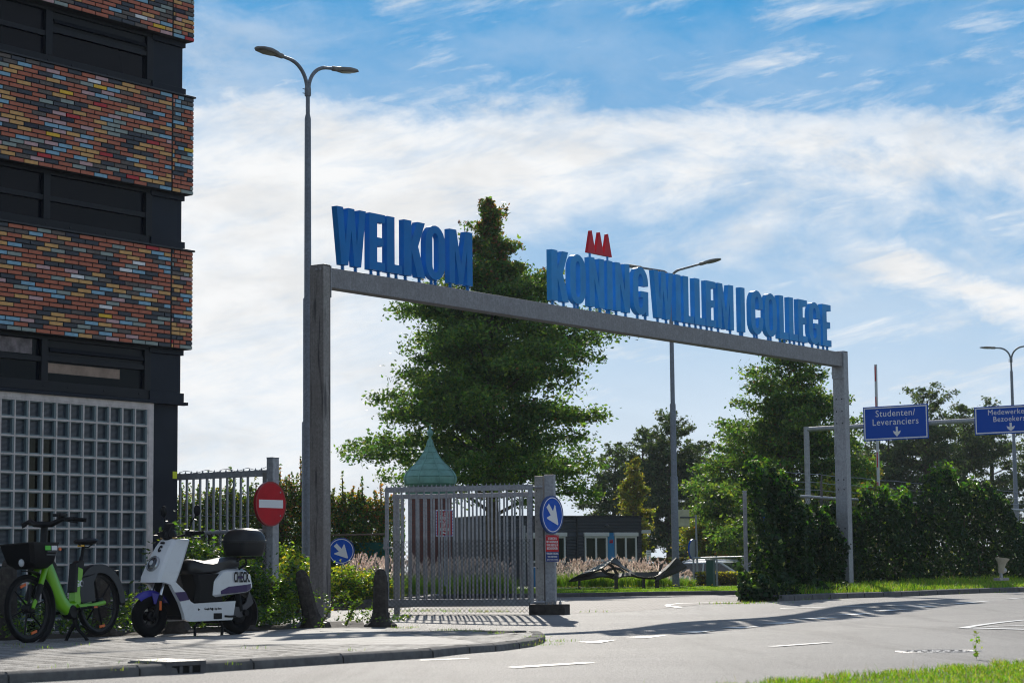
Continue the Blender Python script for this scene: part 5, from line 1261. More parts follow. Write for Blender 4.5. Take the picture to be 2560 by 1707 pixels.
plate('left_wing', [(465, 1150, -.5), (690, 1030, .75), (905, 925, 1.9), (850, 985, 1.0), (775, 1036, .2), (560, 1096, -.35)])
ribbon('lower_band', [(470, 1145), (560, 1094), (680, 1076), (775, 1062), (840, 1072), (900, 1082), (980, 1078), (1060, 1066), (1140, 1068), (1220, 1068), (1330, 1060)], [(466, 1152), (560, 1142), (680, 1124), (775, 1106), (840, 1110), (900, 1128), (980, 1108), (1060, 1100), (1140, 1116), (1220, 1126), (1300, 1126)], .10, -.14)
ribbon('peak_slope', [(905, 925), (940, 955), (975, 995), (1010, 1025), (1070, 1058)], [(868, 978), (905, 985), (945, 1005), (985, 1030), (1062, 1070)], .9, .6)
ribbon('web', [(842, 990), (872, 1012), (893, 1040), (915, 1085)], [(872, 988), (900, 1012), (920, 1042), (940, 1085)], .1, .05)
ribbon('web', [(775, 1040), (800, 1066), (835, 1085), (880, 1102)], [(800, 1036), (822, 1062), (850, 1078), (900, 1092)], -.1, -.15)
ribbon('web', [(818, 1050), (860, 1030), (910, 1020), (960, 1028), (1000, 1058)], [(822, 1064), (862, 1042), (910, 1032), (955, 1040), (990, 1066)], .2, .15)
plate('right_wing', [(1495, 925, .3), (1545, 968, .32), (1595, 1015, .35), (1510, 1062, .1), (1425, 1098, -.1), (1340, 1128, -.25), (1300, 1140, -.35), (1400, 1045, -.1)])
ribbon('bright_curve', [(1050, 1064), (1120, 1090), (1200, 1108), (1270, 1096), (1340, 1062), (1420, 992), (1492, 926)], [(1060, 1078), (1120, 1104), (1200, 1120), (1285, 1112), (1360, 1078), (1430, 1010), (1497, 932)], .9, -.2, .02)
plate('right_fold', [(1400, 1040, -.12), (1420, 1040, -.12), (1340, 1130, -.42), (1283, 1162, -.5), (1310, 1110, -.4)])
ribbon('bright_slip', [(1345, 992), (1330, 1030), (1322, 1062)], [(1372, 978), (1362, 1020), (1345, 1052)], .3, .2, .02)
for px, y0_, y1_, w_ in ((1448, 1447, 1470, 3), (1540, 1440, 1470, 4.5), (1609, 1446, 1468, 3.5), (1642, 1446, 1469, 5)):
    a = Vector(loc(px, y0_, -.1)); b_ = Vector(loc(px, y1_, -.1)); ww = w_*SY/FPX*1.0
    build('leg', bx((a.x-ww, a.y-.06, b_.z-.08), (a.x+ww, a.y+.06, a.z)), sm, t)

# ================================================================== far street furniture
p = at(1779, 1463, 63.0); t = thing('utility_cabinet', 'narrow dark green utility cabinet standing at the end of the lawn', 'cabinet', (p.x, p.y, p.z-.1), R(-30)); hh = at(1779, 1396, 63).z-p.z+.1
gm = mat('cabinet_green', (.010, .075, .055), .45); build('body', bx((-.13, -.09, 0), (.09, .09, hh-.04)), gm, t, bevel=.01); build('lid', bx((-.145, -.105, hh-.038), (.105, .105, hh)), mat('cabinet_lid', (.10, .16, .15), .4), t, bevel=.01)
p = at(1740, 1400, 68.0); zg = .2
t = thing('panel_sign', 'back of a pale yellow traffic panel on a post behind the lamp post', 'traffic sign', (p.x, 68.0, zg), R(12))
def lp(px, py): q = at(px, py, 68.0); return q.x-p.x, q.z-zg
(x0, z1), (x1, z0) = lp(1678, 1275), lp(1722, 1315); pm_ = mat('panel_cream', (.50, .47, .32), .5, var=.1)
build('panel', bx((x0, -.02, z0), (x1, .02, z1)), pm_, t, bevel=.01); build('panel_rim', bx((x0-.015, -.005, z0-.015), (x1+.015, .018, z1+.015)), pm_, t); build('pole', tb([(.03, -.06, 0), (.0, -.06, (z0+z1)/2+.1)], .032, 8), galv_m, t, smooth=50); build('bracket', bx((x0+.25, -.055, (z0+z1)/2), (.03, -.02, (z0+z1)/2+.05)), gunm, t)
_, zc_ = lp(1740, 1373); r_ = .30
q = MB(); q.prism(circ(0, 0, .31, 28), -.02, .02); o = build('round_sign_back', q, mat('sign_back_grey', (.27, .29, .31), .5), t, smooth=40); o.location = (-.12, -.12, zc_); o.rotation_euler = (0, 0, R(48))
q = MB(); q.ring(circ(0, 0, .325, 28), circ(0, 0, .305, 28), -.015, .03); o2 = build('sign_rim', q, blue_sn, o, smooth=40)
p = at(1622, 1395, 70.0); t = thing('info_post', 'small white information board on a post right of the gatehouse', 'sign', (p.x, 70.0, .25), R(8)); za, zb_ = at(1622, 1375, 70).z-.25, at(1622, 1401, 70).z-.25
build('board', bx((-.075, -.015, zb_), (.075, .015, za)), white_sn, t, bevel=.004); build('pole', tb([(0, .02, 0), (0, .02, zb_+.2)], .02, 8), galv_m, t)
for i in range(4): build('text_line', bx((-.05, -.0175, za-.06-i*.08), (.05, -.0155, za-.045-i*.08)), mat('ink', (.05, .05, .06), .5), t)
a, b_ = at(1733, 1390, 66.0), at(1865, 1396, 62.0); dv = b_-a; t = thing('guard_rail', 'thin galvanised tube railing in front of the parked cars', 'railing', (a.x, a.y, .2), math.atan2(dv.y, dv.x)); L = math.hypot(dv.x, dv.y); zr = (a.z+b_.z)/2-.2
build('rail', tb([(0, 0, zr), (L+1.5, 0, zr)], .028, 8), galv_m, t, smooth=50)
for xx in (.02, L*.46, L*.95): build('post', tb([(xx, 0, -.1), (xx, 0, zr+.04)], .03, 8), galv_m, t, smooth=50)

def car(loc, rz, col, label, rear=False):
    t = thing('parked_car', label, 'car', loc, rz, 'cars parked behind the railing')
    pm = mat('car_'+label.split()[0], col, .25, coat=.6, spec=.6); gl = mat('car_glass', (.02, .025, .03), .05, spec=.8)
    def rg(x_, w, zb, zm, zt, wt): return [(x_, -w*.92, zb), (x_, -w, zm), (x_, -wt, zt), (x_, wt, zt), (x_, w, zm), (x_, w*.92, zb)]
    b = MB(); b.loft([rg(-2.05, .70, .35, .55, .78, .62), rg(-1.95, .82, .24, .6, .92, .74), rg(-1.2, .87, .2, .65, .97, .80), rg(.6, .88, .2, .65, .97, .80), rg(1.3, .86, .2, .6, .90, .76), rg(1.95, .78, .24, .5, .74, .62), rg(2.05, .66, .34, .45, .62, .5)]); bd = build('body', b, pm, t, smooth=35)
    def rc(x_, z, w): return [(x_, -w, z), (x_, w, z)]
    g = MB(); g.loft([[(-1.85, -.74, .93), (-1.85, .74, .93), (1.15, .76, .93), (1.15, -.76, .93)], [(-1.35, -.60, 1.40), (-1.35, .60, 1.40), (.15, .60, 1.42), (.15, -.60, 1.42)]]); build('windows', g, gl, t, smooth=20)
    r_ = MB(); r_.loft([[(-1.42, -.62, 1.385), (-1.42, .62, 1.385), (.22, .62, 1.40), (.22, -.62, 1.40)], [(-1.25, -.56, 1.455), (-1.25, .56, 1.455), (.02, .56, 1.465), (.02, -.56, 1.465)]]); ro = build('roof', r_, pm, t, smooth=50)
    for s in (1, -1):
        for pts in ([(1.18, .765*s, .93), (.18, .605*s, 1.41)], [(-.45, .775*s, .93), (-.5, .61*s, 1.40)], [(-1.85, .745*s, .93), (-1.38, .605*s, 1.40)]): build('pillar', tb(pts, .035, 6), pm, t, smooth=50)
        for cx in (-1.25, 1.3):
            w = MB(); w.lathe([(.2, -.09), (.31, -.1), (.32, -.06), (.32, .06), (.31, .1), (.2, .09)], 20, 0, Matrix.Translation(Vector((cx, s*.80, .32))) @ Matrix.Rotation(R(90), 4, 'X')); wo = build('wheel', w, rubber, t, smooth=40)
            q = MB(); q.lathe([(.19, -.02), (.19, .02)], 14, 0, Matrix.Translation(Vector((cx, s*.89, .32))) @ Matrix.Rotation(R(90), 4, 'X')); build('rim', q, mat('alloy', (.4, .4, .42), .3, .8), wo, smooth=40)
        q = MB(); q.ell((-2.0, .62*s, .76), (.07, .12, .07), 10, 6); build('tail_light', q, mat('tail_red', (.65, .04, .03), .25), t, smooth=60)
        q = MB(); q.ell((1.93, .58*s, .62), (.12, .14, .07), 10, 6); build('headlight', q, mat('lamp_clear', (.5, .52, .55), .1), t, smooth=60)
        q = MB(); q.ell((.75, .95*s, 1.0), (.06, .10, .07), 10, 6); build('wing_mirror', q, pm, t, smooth=60)
for px, Y, zt, rz_, col, lab in ((1748, 76, 1398, 200, (.55, .56, .58), 'silver estate car parked left of the green utility cabinet'), (1815, 74, 1402, 20, (.62, .63, .65), 'white car parked between the green cabinet and the ivy'), (1890, 80, 1405, 25, (.06, .065, .08), 'dark car parked farthest right beside the ivy')):
    p = at(px, zt, Y); car((p.x, Y, p.z-1.46), R(rz_-60), col, lab)

# ================================================================== lane sign portal, barrier
GY = 60.0
pg = at(2016, 1080, GY); dirS = Vector((math.cos(R(-35.9+0)), math.sin(R(-35.9)), 0)); 
zg = .15; zt_ = at(2016, 1073, GY).z-zg
t = thing('lane_sign_portal', 'galvanised pipe portal over the lanes carrying two blue lane signs', 'sign portal', (pg.x, GY, zg), R(-35.9))
build('post', tb([(0, 0, -.1), (0, 0, zt_+.07)], .075, 12), galv_m, t, smooth=50); build('crossbar', tb([(.03, 0, zt_), (9.0, 0, zt_)], .065, 12), galv_m, t, smooth=50)
build('post', tb([(9.0, 0, -.1), (9.0, 0, zt_+.07)], .075, 12), galv_m, t, smooth=50)
def pl_(px, py):
    d = ray(px, py); n_ = Vector((math.sin(R(-35.9)), -math.cos(R(-35.9)), 0)); P0 = Vector((pg.x, GY, 0))+n_*.11
    k = (P0-Vector((0, 0, EYE))).dot(n_)/d.dot(n_); q = Vector((0, 0, EYE))+d*k-Vector((pg.x, GY, zg)); return q.dot(dirS), q.z
for (a, b_, c_, d_), lines, arrow in (((2157, 1018, 2319, 1098), (('Studenten/', .62, .52), ('Leveranciers', .62, .295)), None), ((2435, 1018, 2610, 1083), (('Medewerkers', .58, .56), ('Bezoekers', .58, .32)), None)):
    (x0, z1), (x1, _) = pl_(a, b_), pl_(c_, b_-8); _, z0 = pl_(a, d_+5); w = x1-x0; h = z1-z0; cx, cz = (x0+x1)/2, (z0+z1)/2
    sb = build('lane_sign', bx((x0, -.11, z0), (x1, -.085, z1)), mat('sign_deep_blue', (.002, .07, .44), .4, spec=.15), t, bevel=.004)
    r_ = MB(); e = .03; r_.ring([(x0+e, z0+e), (x1-e, z0+e), (x1-e, z1-e), (x0+e, z1-e)], [(x0+2*e, z0+2*e), (x1-2*e, z0+2*e), (x1-2*e, z1-2*e), (x0+2*e, z1-2*e)], -.113, -.1105); build('border', r_, white_sn, sb)
    for i, (s_, q1, q2) in enumerate(lines): text('lettering', s_, h*.268, white_sn, sb, (cx, -.1125, z0+h*(.775-.25*i)), 1.0, bold=.0, ext=.0015, spacing=1.08)
    ar = MB(); ac, az = cx+.02*w, z0+h*.235; ar.prism([(ac-.03, az+h*.15), (ac+.03, az+h*.15), (ac+.03, az+.0), (ac+.115, az+.03), (ac+.09, az-.04), (ac, az-h*.14), (ac-.09, az-.04), (ac-.115, az+.03), (ac-.03, az+.0)], -.1135, -.1107); build('arrow', ar, white_sn, sb)
    for q in (.25, .75): build('sign_clamp', bx((x0+w*q-.03, -.084, zt_-.09), (x0+w*q+.03, .07, zt_+.09)), galv_m, t)
p = at(2196, 1240, 66.0); t = thing('barrier_boom', 'raised red and white barrier boom standing upright behind the lane sign', 'barrier', (p.x, 66.0, .1), 0)
zA = at(2189, 911, 66.0); dx = zA.x-p.x; H_ = zA.z-.1
build('boom', tb([(0, 0, .8), (dx*1.0, 0, H_)], .045, 8), mat('boom_white', (.55, .56, .58), .4), t, smooth=50)
for q in (.97, .83, .57, .43, .31): pass
for py0, py1 in ((915, 953), (992, 1020), (1130, 1168), (1205, 1240)):
    a, b_ = at(2190, py0, 66.0), at(2191, py1, 66.0); f0, f1 = (a.z-.1)/H_, (b_.z-.1)/H_
    build('red_band', tb([(dx*f1-.022, -.030, b_.z-.1), (dx*f0-.022, -.030, a.z-.1)], .020, 6), red_sn, t, smooth=50)
build('barrier_post', bx((-.18, -.18, -.05), (.18, .18, 1.0)), mat('barrier_grey', (.4, .4, .42), .5), t, bevel=.02)

# beige bin on the verge, far right
p = at(2503, 1440, 47.5); zz0 = p.z-.03; t = thing('litter_bin', 'beige funnel-shaped litter bin tilted on a short stand in the verge', 'bin', (p.x, p.y, zz0), R(20)); bm2 = mat('beige_plastic', (.40, .36, .27), .6, var=.12)
f = MB(); M = Matrix.Translation(Vector((0, 0, .10))) @ Matrix.Rotation(R(8), 4, 'Y'); f.lathe([(.06, 0), (.075, .15), (.10, .24), (.15, .30), (.155, .33), (.14, .33), (.09, .24)], 16, 0, M); build('bowl', f, bm2, t, smooth=45)
build('stand', tb([(0, 0, -.05), (0, 0, .12)], .035, 8), galv_m, t); f = MB(); f.ell((.07, -.02, .16), (.06, .05, .06), 10, 6); build('bag', f, mat('pale_bag', (.45, .44, .42), .5), t, smooth=60); build('foot', bx((-.12, -.12, -.06), (.12, .12, .0)), concrete, t)
# ================================================================== vegetation
oak_d = leaf('oak_leaf', (.050, .105, .026), .45, .5, spec=.4); oak_l = leaf('oak_leaf_light', (.095, .155, .028), .5, .5, spec=.4); oak_r = leaf('oak_leaf_rust', (.17, .085, .03), .45)
bg_d = leaf('far_leaf', (.040, .070, .030), .4, .6, spec=.3); bg_l = leaf('far_leaf_light', (.06, .085, .03), .4, .55)
yel = leaf('yellow_leaf', (.17, .15, .02), .5); yel_o = leaf('orange_leaf', (.26, .12, .03), .5); yg = leaf('yellowgreen_leaf', (.12, .16, .02), .5)
ivy_d = leaf('ivy_leaf', (.018, .043, .016), .24, .6, spec=.22); ivy_l = leaf('ivy_leaf_young_backlit', (.05, .12, .014), .5, .4, spec=.35); ivy_f = leaf('ivy_flower', (.22, .24, .10), .4)
shr = leaf('shrub_leaf', (.038, .078, .020), .35, .38, spec=.5); shr_l = leaf('shrub_leaf_light', (.10, .17, .012), .5, .4)
rose_l = leaf('rose_leaf', (.10, .17, .018), .55, .4); rose_y = leaf('rose_leaf_yellow', (.28, .26, .02), .55, .4); rose_p = leaf('rose_petal', (.55, .14, .26), .4)
gr_a = leaf('grass_blade', (.095, .19, .014), .5, .5); gr_b = leaf('grass_blade_light', (.17, .25, .03), .5, .5); gr_dry = leaf('grass_dry', (.30, .24, .12), .4, .6)
plume_m = leaf('plume', (.62, .49, .42), .55, .7, tcol=(.92, .76, .66))

def limbs_tree(name, label, group, base, H, z0, prof, nl, tw, lv, size, mats, wts, trunk_r=.16, droop=.25, flat=.35, lean=0.0, seed=1, cat='tree', rust_top=None, tspread=.33, inner=.26, fill=0):
    """tapered trunk with limbs; leaves gather on twigs along every limb so that tiers and gaps show"""
    rg = np.random.default_rng(seed); rr = random.Random(seed)
    t = thing(name, label, cat, base, 0, group)
    tr = MB(); tp = [(0.0, 0, -.1), (0.02, .01, H*.2), (lean*.3, .02, H*.5), (lean*.7, 0, H*.8), (lean, 0, H*.97)]
    tr.tube(tp, [trunk_r*1.25, trunk_r, trunk_r*.7, trunk_r*.35, .015], 10)
    fp = []; fm = []; P = []; PM = []; wt = np.array(wts)/sum(wts); px_, pr_ = zip(*prof)
    for i in range(nl):
        f = ((i+.5)/nl)**.85; zz = z0+(H-z0)*f+rr.uniform(-.45, .45)*(1-f)
        Rr = float(np.interp(f, px_, pr_))*rr.uniform(.50, 1.12)*(1+.05*math.sin(zz*3.3)) + (rr.uniform(.1, .3) if f > .8 and rr.random() < .3 else 0)
        a = i*2.39996+rr.uniform(-.4, .4); ca, sa = math.cos(a), math.sin(a)
        rise = (.35*f+.05-droop*(1-f)+max(0, f-.75)*2.6+rr.uniform(-.10, .30))*Rr
        ax = float(np.interp(zz, [q[2] for q in tp], [q[0] for q in tp]))
        pts = []
        for k in range(6):
            u_ = k/5; pts.append((ax+ca*Rr*u_+rr.uniform(-.05, .05)*Rr*u_, sa*Rr*u_+rr.uniform(-.05, .05)*Rr*u_, zz-.10*Rr+rise*u_+.10*Rr*math.sin(u_*math.pi)))
        lr = max(.012, trunk_r*.26*(1-f)+.012)
        tr.tube(pts, [lr, lr*.85, lr*.65, lr*.45, lr*.3, lr*.15], 5, cap=False)
        n_t = max(3, int(tw*(.35+Rr/max(pr_))))
        for k in range(n_t):
            u_ = inner+(1-inner)*((k+rr.random())/n_t); q = u_*5; k0 = min(4, int(q)); w = q-k0
            c = np.array(pts[k0])*(1-w)+np.array(pts[k0+1])*w
            side = rr.choice((-1, 1))*rr.uniform(.0, 1)*tspread*Rr*(1.05-u_*.75)
            c = c+np.array((-sa*side, ca*side, rr.uniform(-.12, .12)))
            sp = min(.20, .06+.065*Rr)*rr.uniform(.6, 1.3)
            m_ = int(lv*rr.uniform(.45, 1.4)*(1 if f < .72 else .62 if f < .85 else .34)); g = rg.normal(size=(m_, 3))*np.array((sp, sp, sp*flat)); 
            P.append(c+g); w2 = wt.copy(); q_ = rr.choice((.25, .6, 1.0, 2.2)); w2[1:] *= q_; w2 /= w2.sum(); PM.append(rg.choice(len(mats), m_, p=w2))
    pts = np.concatenate(P); mi = np.concatenate(PM); ok = pts[:, 2] > .4; pts = pts[ok]; mi = mi[ok]
    if rust_top is not None:
        hi = (pts[:, 2] > rust_top) & (rg.random(len(pts)) < .40*(pts[:, 2]-rust_top)/(H-rust_top)); mi[hi] = len(mats)-1
    if fill:
        for _ in range(fill):
            f = rr.random()**1.1*.78; zz = z0+(H-z0)*f; Rr = float(np.interp(f, px_, pr_))*.74*rr.random()**.55; a = rr.uniform(0, 6.2832); m_ = int(rr.uniform(35, 75)); sp = rr.uniform(.12, .30)
            c = np.array((math.cos(a)*Rr, math.sin(a)*Rr, zz+.12*Rr)); fp.append(c+rg.normal(size=(m_, 3))*np.array((sp, sp, sp*.75))); w2 = wt.copy(); q_ = rr.choice((.2, .5, 1.0, 2.4)); w2[1:] *= q_; w2 /= w2.sum(); fm.append(rg.choice(len(mats), m_, p=w2))
        pts = np.concatenate([pts]+fp); mi = np.concatenate([mi]+fm)
    build('trunk', tr, bark, t, smooth=60)
    raw('crown', leaf_quads(pts, size, .5, .8), 4, list(mats), mi, t)
    return t

# the big oak behind the arch
p = at(1222, 506, 66.0); zg = .2
limbs_tree('oak_tree', 'tall conical oak with rusty tip rising behind the welcome arch', None, (p.x, 66.0, zg), p.z-zg, 2.7,
           [(0, 3.7), (.06, 4.4), (.18, 4.5), (.35, 4.2), (.5, 3.5), (.62, 2.5), (.72, 1.55), (.80, .95), (.86, .55), (.93, .28), (1, .03)], 150, 21, 48, .135, (oak_d, oak_l, oak_r), (.595, .40, .005), .20, .0, .62, 0.0, 3, rust_top=9.0, tspread=.38, fill=230)
p = at(1972, 893, 75.0)
limbs_tree('oak_tree', 'smaller conical oak behind the right post of the arch', None, (p.x, 75.0, zg), p.z-zg, 1.6,
           [(0, 3.0), (.2, 3.5), (.4, 2.9), (.55, 2.3), (.7, 1.75), (.85, 1.35), (.95, .8), (1, .2)], 98, 20, 42, .14, (oak_d, oak_l, oak_r), (.5, .48, .02), .15, .02, .6, 0.0, 8, tspread=.38, fill=80)
p = at(1850, 1090, 84.0)
limbs_tree('oak_tree', 'bushy green tree left of the ivy, lower than the oak beside it', None, (p.x, 84.0, zg), p.z-zg, .9,
           [(0, 2.3), (.3, 2.8), (.6, 2.2), (.85, 1.2), (1, .3)], 64, 17, 34, .15, (oak_d, oak_l, yg), (.45, .35, .2), .13, .1, .5, 0.0, 9)
# dark trees far behind
rnd_p = [(0, 1.5), (.2, 2.4), (.5, 2.5), (.75, 1.9), (.92, 1.0), (1, .3)]
def far(px, ytop, Y, sc, label, seed, z0=2.2, nl=46, mats=(bg_d, bg_l), w=(.7, .3), size=.17, lv=34, prof=rnd_p, tspread=.33, tw=13, name='far_tree', group='dark trees far behind the entrance'):
    p = at(px, ytop, Y); return limbs_tree(name, label, group, (p.x, Y, .05), p.z-.05, z0, [(a, r_*sc) for a, r_ in prof], nl, tw, lv, size, mats, w, .22*sc, .05, .6, .2, seed, tspread=tspread, fill=45)
far(1668, 1043, 112, .85, 'dark round tree far behind the second lamp post, tallest of its clump', 21, z0=1.6, nl=62)
far(1598, 1085, 114, .80, 'dark tree between the big oak and the second lamp post', 22, z0=1.4, nl=56)
far(1742, 1120, 118, .80, 'dark tree just right of the second lamp post', 23, z0=1.4)
far(1530, 1120, 116, .8, 'dark tree low behind the right edge of the big oak', 31, z0=1.4)
far(2308, 985, 112, 1.02, 'tallest dark tree in the gap between the two lane signs', 24, z0=2.0, nl=64)
far(2212, 1055, 114, .95, 'dark tree behind the students lane sign', 25, z0=1.5, nl=56)
far(2400, 1025, 116, .95, 'dark tree right of the gap between the lane signs', 26, z0=2.4, nl=52)
far(2470, 1005, 118, .90, 'thin dark tree behind the employees lane sign', 27, z0=3.0, nl=36, lv=20)
far(2560, 1050, 110, .85, 'sparse airy tree at the right edge with sky showing through', 28, z0=2.0, nl=32, lv=16)
far(2130, 1130, 120, .85, 'dark tree low behind the right arch post', 29, z0=1.4)
# yellowing smaller trees
col_p = [(0, .6), (.3, .85), (.6, .6), (.85, .3), (1, .08)]
G2 = 'small yellowing trees by the car park'
far(1577, 1150, 96, 1.15, 'slim column-like yellow tree beside the gatehouse', 41, .5, 46, (yel, yg), (.6, .4), .14, 32, col_p, name='yellow_tree', group=G2)
far(1775, 1268, 90, .62, 'yellow-green tree behind the railing of the car park', 42, .6, 44, (yg, yel, yel_o), (.6, .32, .08), .13, 36, name='yellow_tree', group=G2)
far(1838, 1262, 88, .60, 'orange-tinged tree left of the ivy covered post', 43, .5, 42, (yg, yel, yel_o), (.35, .35, .3), .13, 36, name='yellow_tree', group=G2)
far(2168, 1150, 92, .85, 'yellow tree glowing between the right arch post and the barrier boom', 44, .5, 50, (yel, yg, yel_o), (.5, .4, .1), .14, 32, col_p, name='yellow_tree', group=G2)
far(2075, 1230, 70, .55, 'bright yellow-green shrubby tree behind the ivy beside the right arch post', 45, .5, 40, (yg, yel), (.6, .4), .13, 36, name='yellow_tree', group=G2)
far(1910, 1230, 82, .62, 'green and yellow tree behind the top of the ivy', 46, .4, 40, (yg, oak_l), (.5, .5), .13, 36, name='yellow_tree', group=G2)

# espalier row on the left, tied to a bamboo rail
posts_w = mat('timber', (.17, .12, .08), .85, var=.2)
ESP = [(455, 1205), (520, 1175), (575, 1165), (640, 1190), (700, 1160), (752, 1140), (812, 1195), (856, 1178), (905, 1190), (952, 1200)]
elabs = ['leftmost small hedge tree behind the bar fence', 'hedge tree behind the bar fence with a tall tip', 'hedge tree behind the middle of the bar fence', 'hedge tree just left of the no entry sign', 'hedge tree between the no entry sign and the arch',
         'tallest tipped hedge tree close behind the lamp post', 'hedge tree above the arrow sign in the bushes', 'hedge tree right of the arrow sign in the bushes', 'reddish hedge tree left of the sliding gate', 'orange-tinged hedge tree behind the left end of the gate']
for i, ((px, py), lab) in enumerate(zip(ESP, elabs)):
    Y = 49.0+.15*i; p = at(px, py, Y); H = p.z-.08; rg = np.random.default_rng(60+i)
    t = thing('hedge_tree', lab, 'tree', (p.x, Y, .08), 0, 'row of trained trees behind the fence'); wd = .55
    tr = MB(); tr.tube([(0, 0, -.1), (.02, 0, H*.5), (0, 0, H*.95)], [.05, .04, .012], 8)
    for k in range(5): z = H*(.3+.1*k); tr.tube([(-wd, .02, z+.1), (0, 0, z), (wd, .02, z+.12)], [.008, .018, .008], 5)
    build('trunk', tr, bark, t, smooth=60); build('stake', tb([(.07, -.06, -.1), (.07, -.06, H*.82)], .028, 8), posts_w, t, smooth=50)
    n = 6200; zt = H*.84
    pts = np.stack([rg.uniform(-wd, wd, n), rg.normal(0, .20, n), .35+(zt-.35)*rg.random(n)**.9], 1)
    # ragged top: sprigs of different height
    keep = pts[:, 2] < zt-.08+.22*np.sin(pts[:, 0]*9+i)+rg.normal(0, .08, n); pts = pts[keep]
    sp = [pts]
    for k in range(7):
        x_ = rg.uniform(-wd, wd); hh = (H if k == 0 else zt+rg.uniform(.0, .55)*(H-zt)); x_ = 0 if k == 0 else x_; m_ = 90
        zz = rg.uniform(zt-.5, hh, m_); sp.append(np.stack([x_+rg.normal(0, .07, m_)*(1.1-(zz-zt+.5)/(hh-zt+.55)), rg.normal(0, .07, m_), zz], 1))
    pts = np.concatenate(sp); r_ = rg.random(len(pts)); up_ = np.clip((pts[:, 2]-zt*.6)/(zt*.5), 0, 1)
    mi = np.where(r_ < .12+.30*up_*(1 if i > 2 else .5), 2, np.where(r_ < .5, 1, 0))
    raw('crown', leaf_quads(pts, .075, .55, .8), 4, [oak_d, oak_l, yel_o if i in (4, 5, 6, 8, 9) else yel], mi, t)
a, b_ = at(446, 1352, 49.6), at(975, 1322, 49.8)
t = thing('privacy_screen', 'green windbreak netting stretched along the foot of the hedge trees', 'screen', (a.x, 49.9, .05), 0)
W_ = b_.x-a.x; net = leaf('green_netting', (.02, .20, .15), .5, .8, tcol=(.05, .45, .33)); build('netting', bx((-.3, 0, 0), (W_, .01, 1.38)), net, t)
build('rail', tb([(-.3, -.45, 1.55), (W_*.5, -.45, 1.53), (W_, -.45, 1.56)], .022, 8), posts_w, t, smooth=50)

def leaf_mass(name, label, cat, pts, size, mats, mi, group=None, kind=None, stems=None, aspect=.5, stem_w=1.0):
    pts = np.asarray(pts); base = (float(pts[:, 0].mean()), float(pts[:, 1].mean()), float(pts[:, 2].min()))
    if kind == 'stuff':
        o = raw(name, leaf_quads(pts, size, aspect), 4, list(mats), mi); setp(o, label, cat, group, 'stuff'); return o
    t = thing(name, label, cat, base, 0, group)
    raw('foliage', leaf_quads(pts-np.array(base), size, aspect), 4, list(mats), mi, t)
    if stems:
        mb = MB()
        for s_ in stems: mb.tube([tuple(np.array(q)-np.array(base)) for q in s_], [.012*stem_w, .009*stem_w, .005*stem_w], 5, cap=False)
        build('stems', mb, bark, t)
    return t
def bush(name, label, c, rx, ry, h, n, size, mats, w, group, seed, extra=None):
    rg = np.random.default_rng(seed); cl = []
    k = int(n/45)
    for _ in range(k):
        a = rg.uniform(0, 2*np.pi); u_ = rg.random()**.5; z = h*rg.uniform(.1, 1)*(1-.45*u_**3)
        c_ = np.array((c[0]+rx*u_*np.cos(a), c[1]+ry*u_*np.sin(a), c[2]+z)); cl.append(c_+rg.normal(size=(45, 3))*np.array((.10, .10, .07))*(.6+rg.random()*.8))
    pts = np.concatenate(cl); pts = pts[pts[:, 2] > c[2]+.01]
    mi = rg.choice(len(mats), len(pts), p=np.array(w)/sum(w))
    st_ = []
    for _ in range(26):
        a = rg.uniform(0, 2*np.pi); q = rg.random()**.5; st_.append([(c[0]+.006*np.cos(a), c[1]+.006*np.sin(a), c[2]-.05), (c[0]+.5*q*rx*np.cos(a), c[1]+.5*q*ry*np.sin(a), c[2]+h*.45), (c[0]+q*rx*np.cos(a), c[1]+q*ry*np.sin(a), c[2]+h*.62)])
    return leaf_mass(name, label, 'shrub', pts, size, mats, mi, group, stems=st_)
# dense shrubs behind the scooter
GS = 'shrubs between the pavement and the fence'
q = at(478, 1400, 27.6); bush('shrub', 'tall dark shrub behind the handlebar of the scooter', (q.x-.05, 27.6, .07), .50, .5, 1.22, 5200, .065, (shr, shr_l), (.8, .2), GS, 71)
q = at(560, 1400, 28.0); bush('shrub', 'rose bush with a few pink blooms behind the seat of the scooter', (q.x, 28.0, .07), .48, .5, 1.02, 5000, .065, (shr, shr_l, rose_p), (.66, .335, .005), GS, 72)
q = at(640, 1400, 28.2); bush('shrub', 'shrub behind the tail of the scooter at the foot of the no entry sign', (q.x-.02, 28.3, .07), .48, .45, .86, 4200, .065, (shr, shr_l), (.7, .3), GS, 73)
GR = 'rose bushes beside the arch post'
for px, Y, hpx, lab, sd, rx in ((712, 37.0, 1372, 'yellowing rose bush between the no entry sign post and the lamp post', 74, .42), (742, 35.6, 1400, 'rose bush at the foot of the lamp post', 79, .35), (850, 41.5, 1418, 'sunlit rose bush just right of the arch post', 75, .45), (905, 42.0, 1428, 'low sunlit rose bush left of the upright bollard', 76, .45), (948, 42.5, 1440, 'small rose bush beside the gate behind the upright bollard', 77, .35)):
    q = at(px, 1450, Y); zt = at(px, hpx, Y).z; bush('rose_bush', lab, (q.x, Y, .07), rx, .5, zt-.07, 3800 if rx > .4 else 3000, .075, (rose_l, shr, rose_y, rose_p), (.5, .24, .25, .006), GR, sd)
# edging of the bed beyond the driveway
IK2 = [at(690, 1527, 40.3), at(830, 1524, 41.0), at(960, 1522, 41.6), at(1060, 1512, 43.5), at(1100, 1500, 47.5)]
kerb('bed_kerb', IK2, .17, .14, kerb_d, side=1)

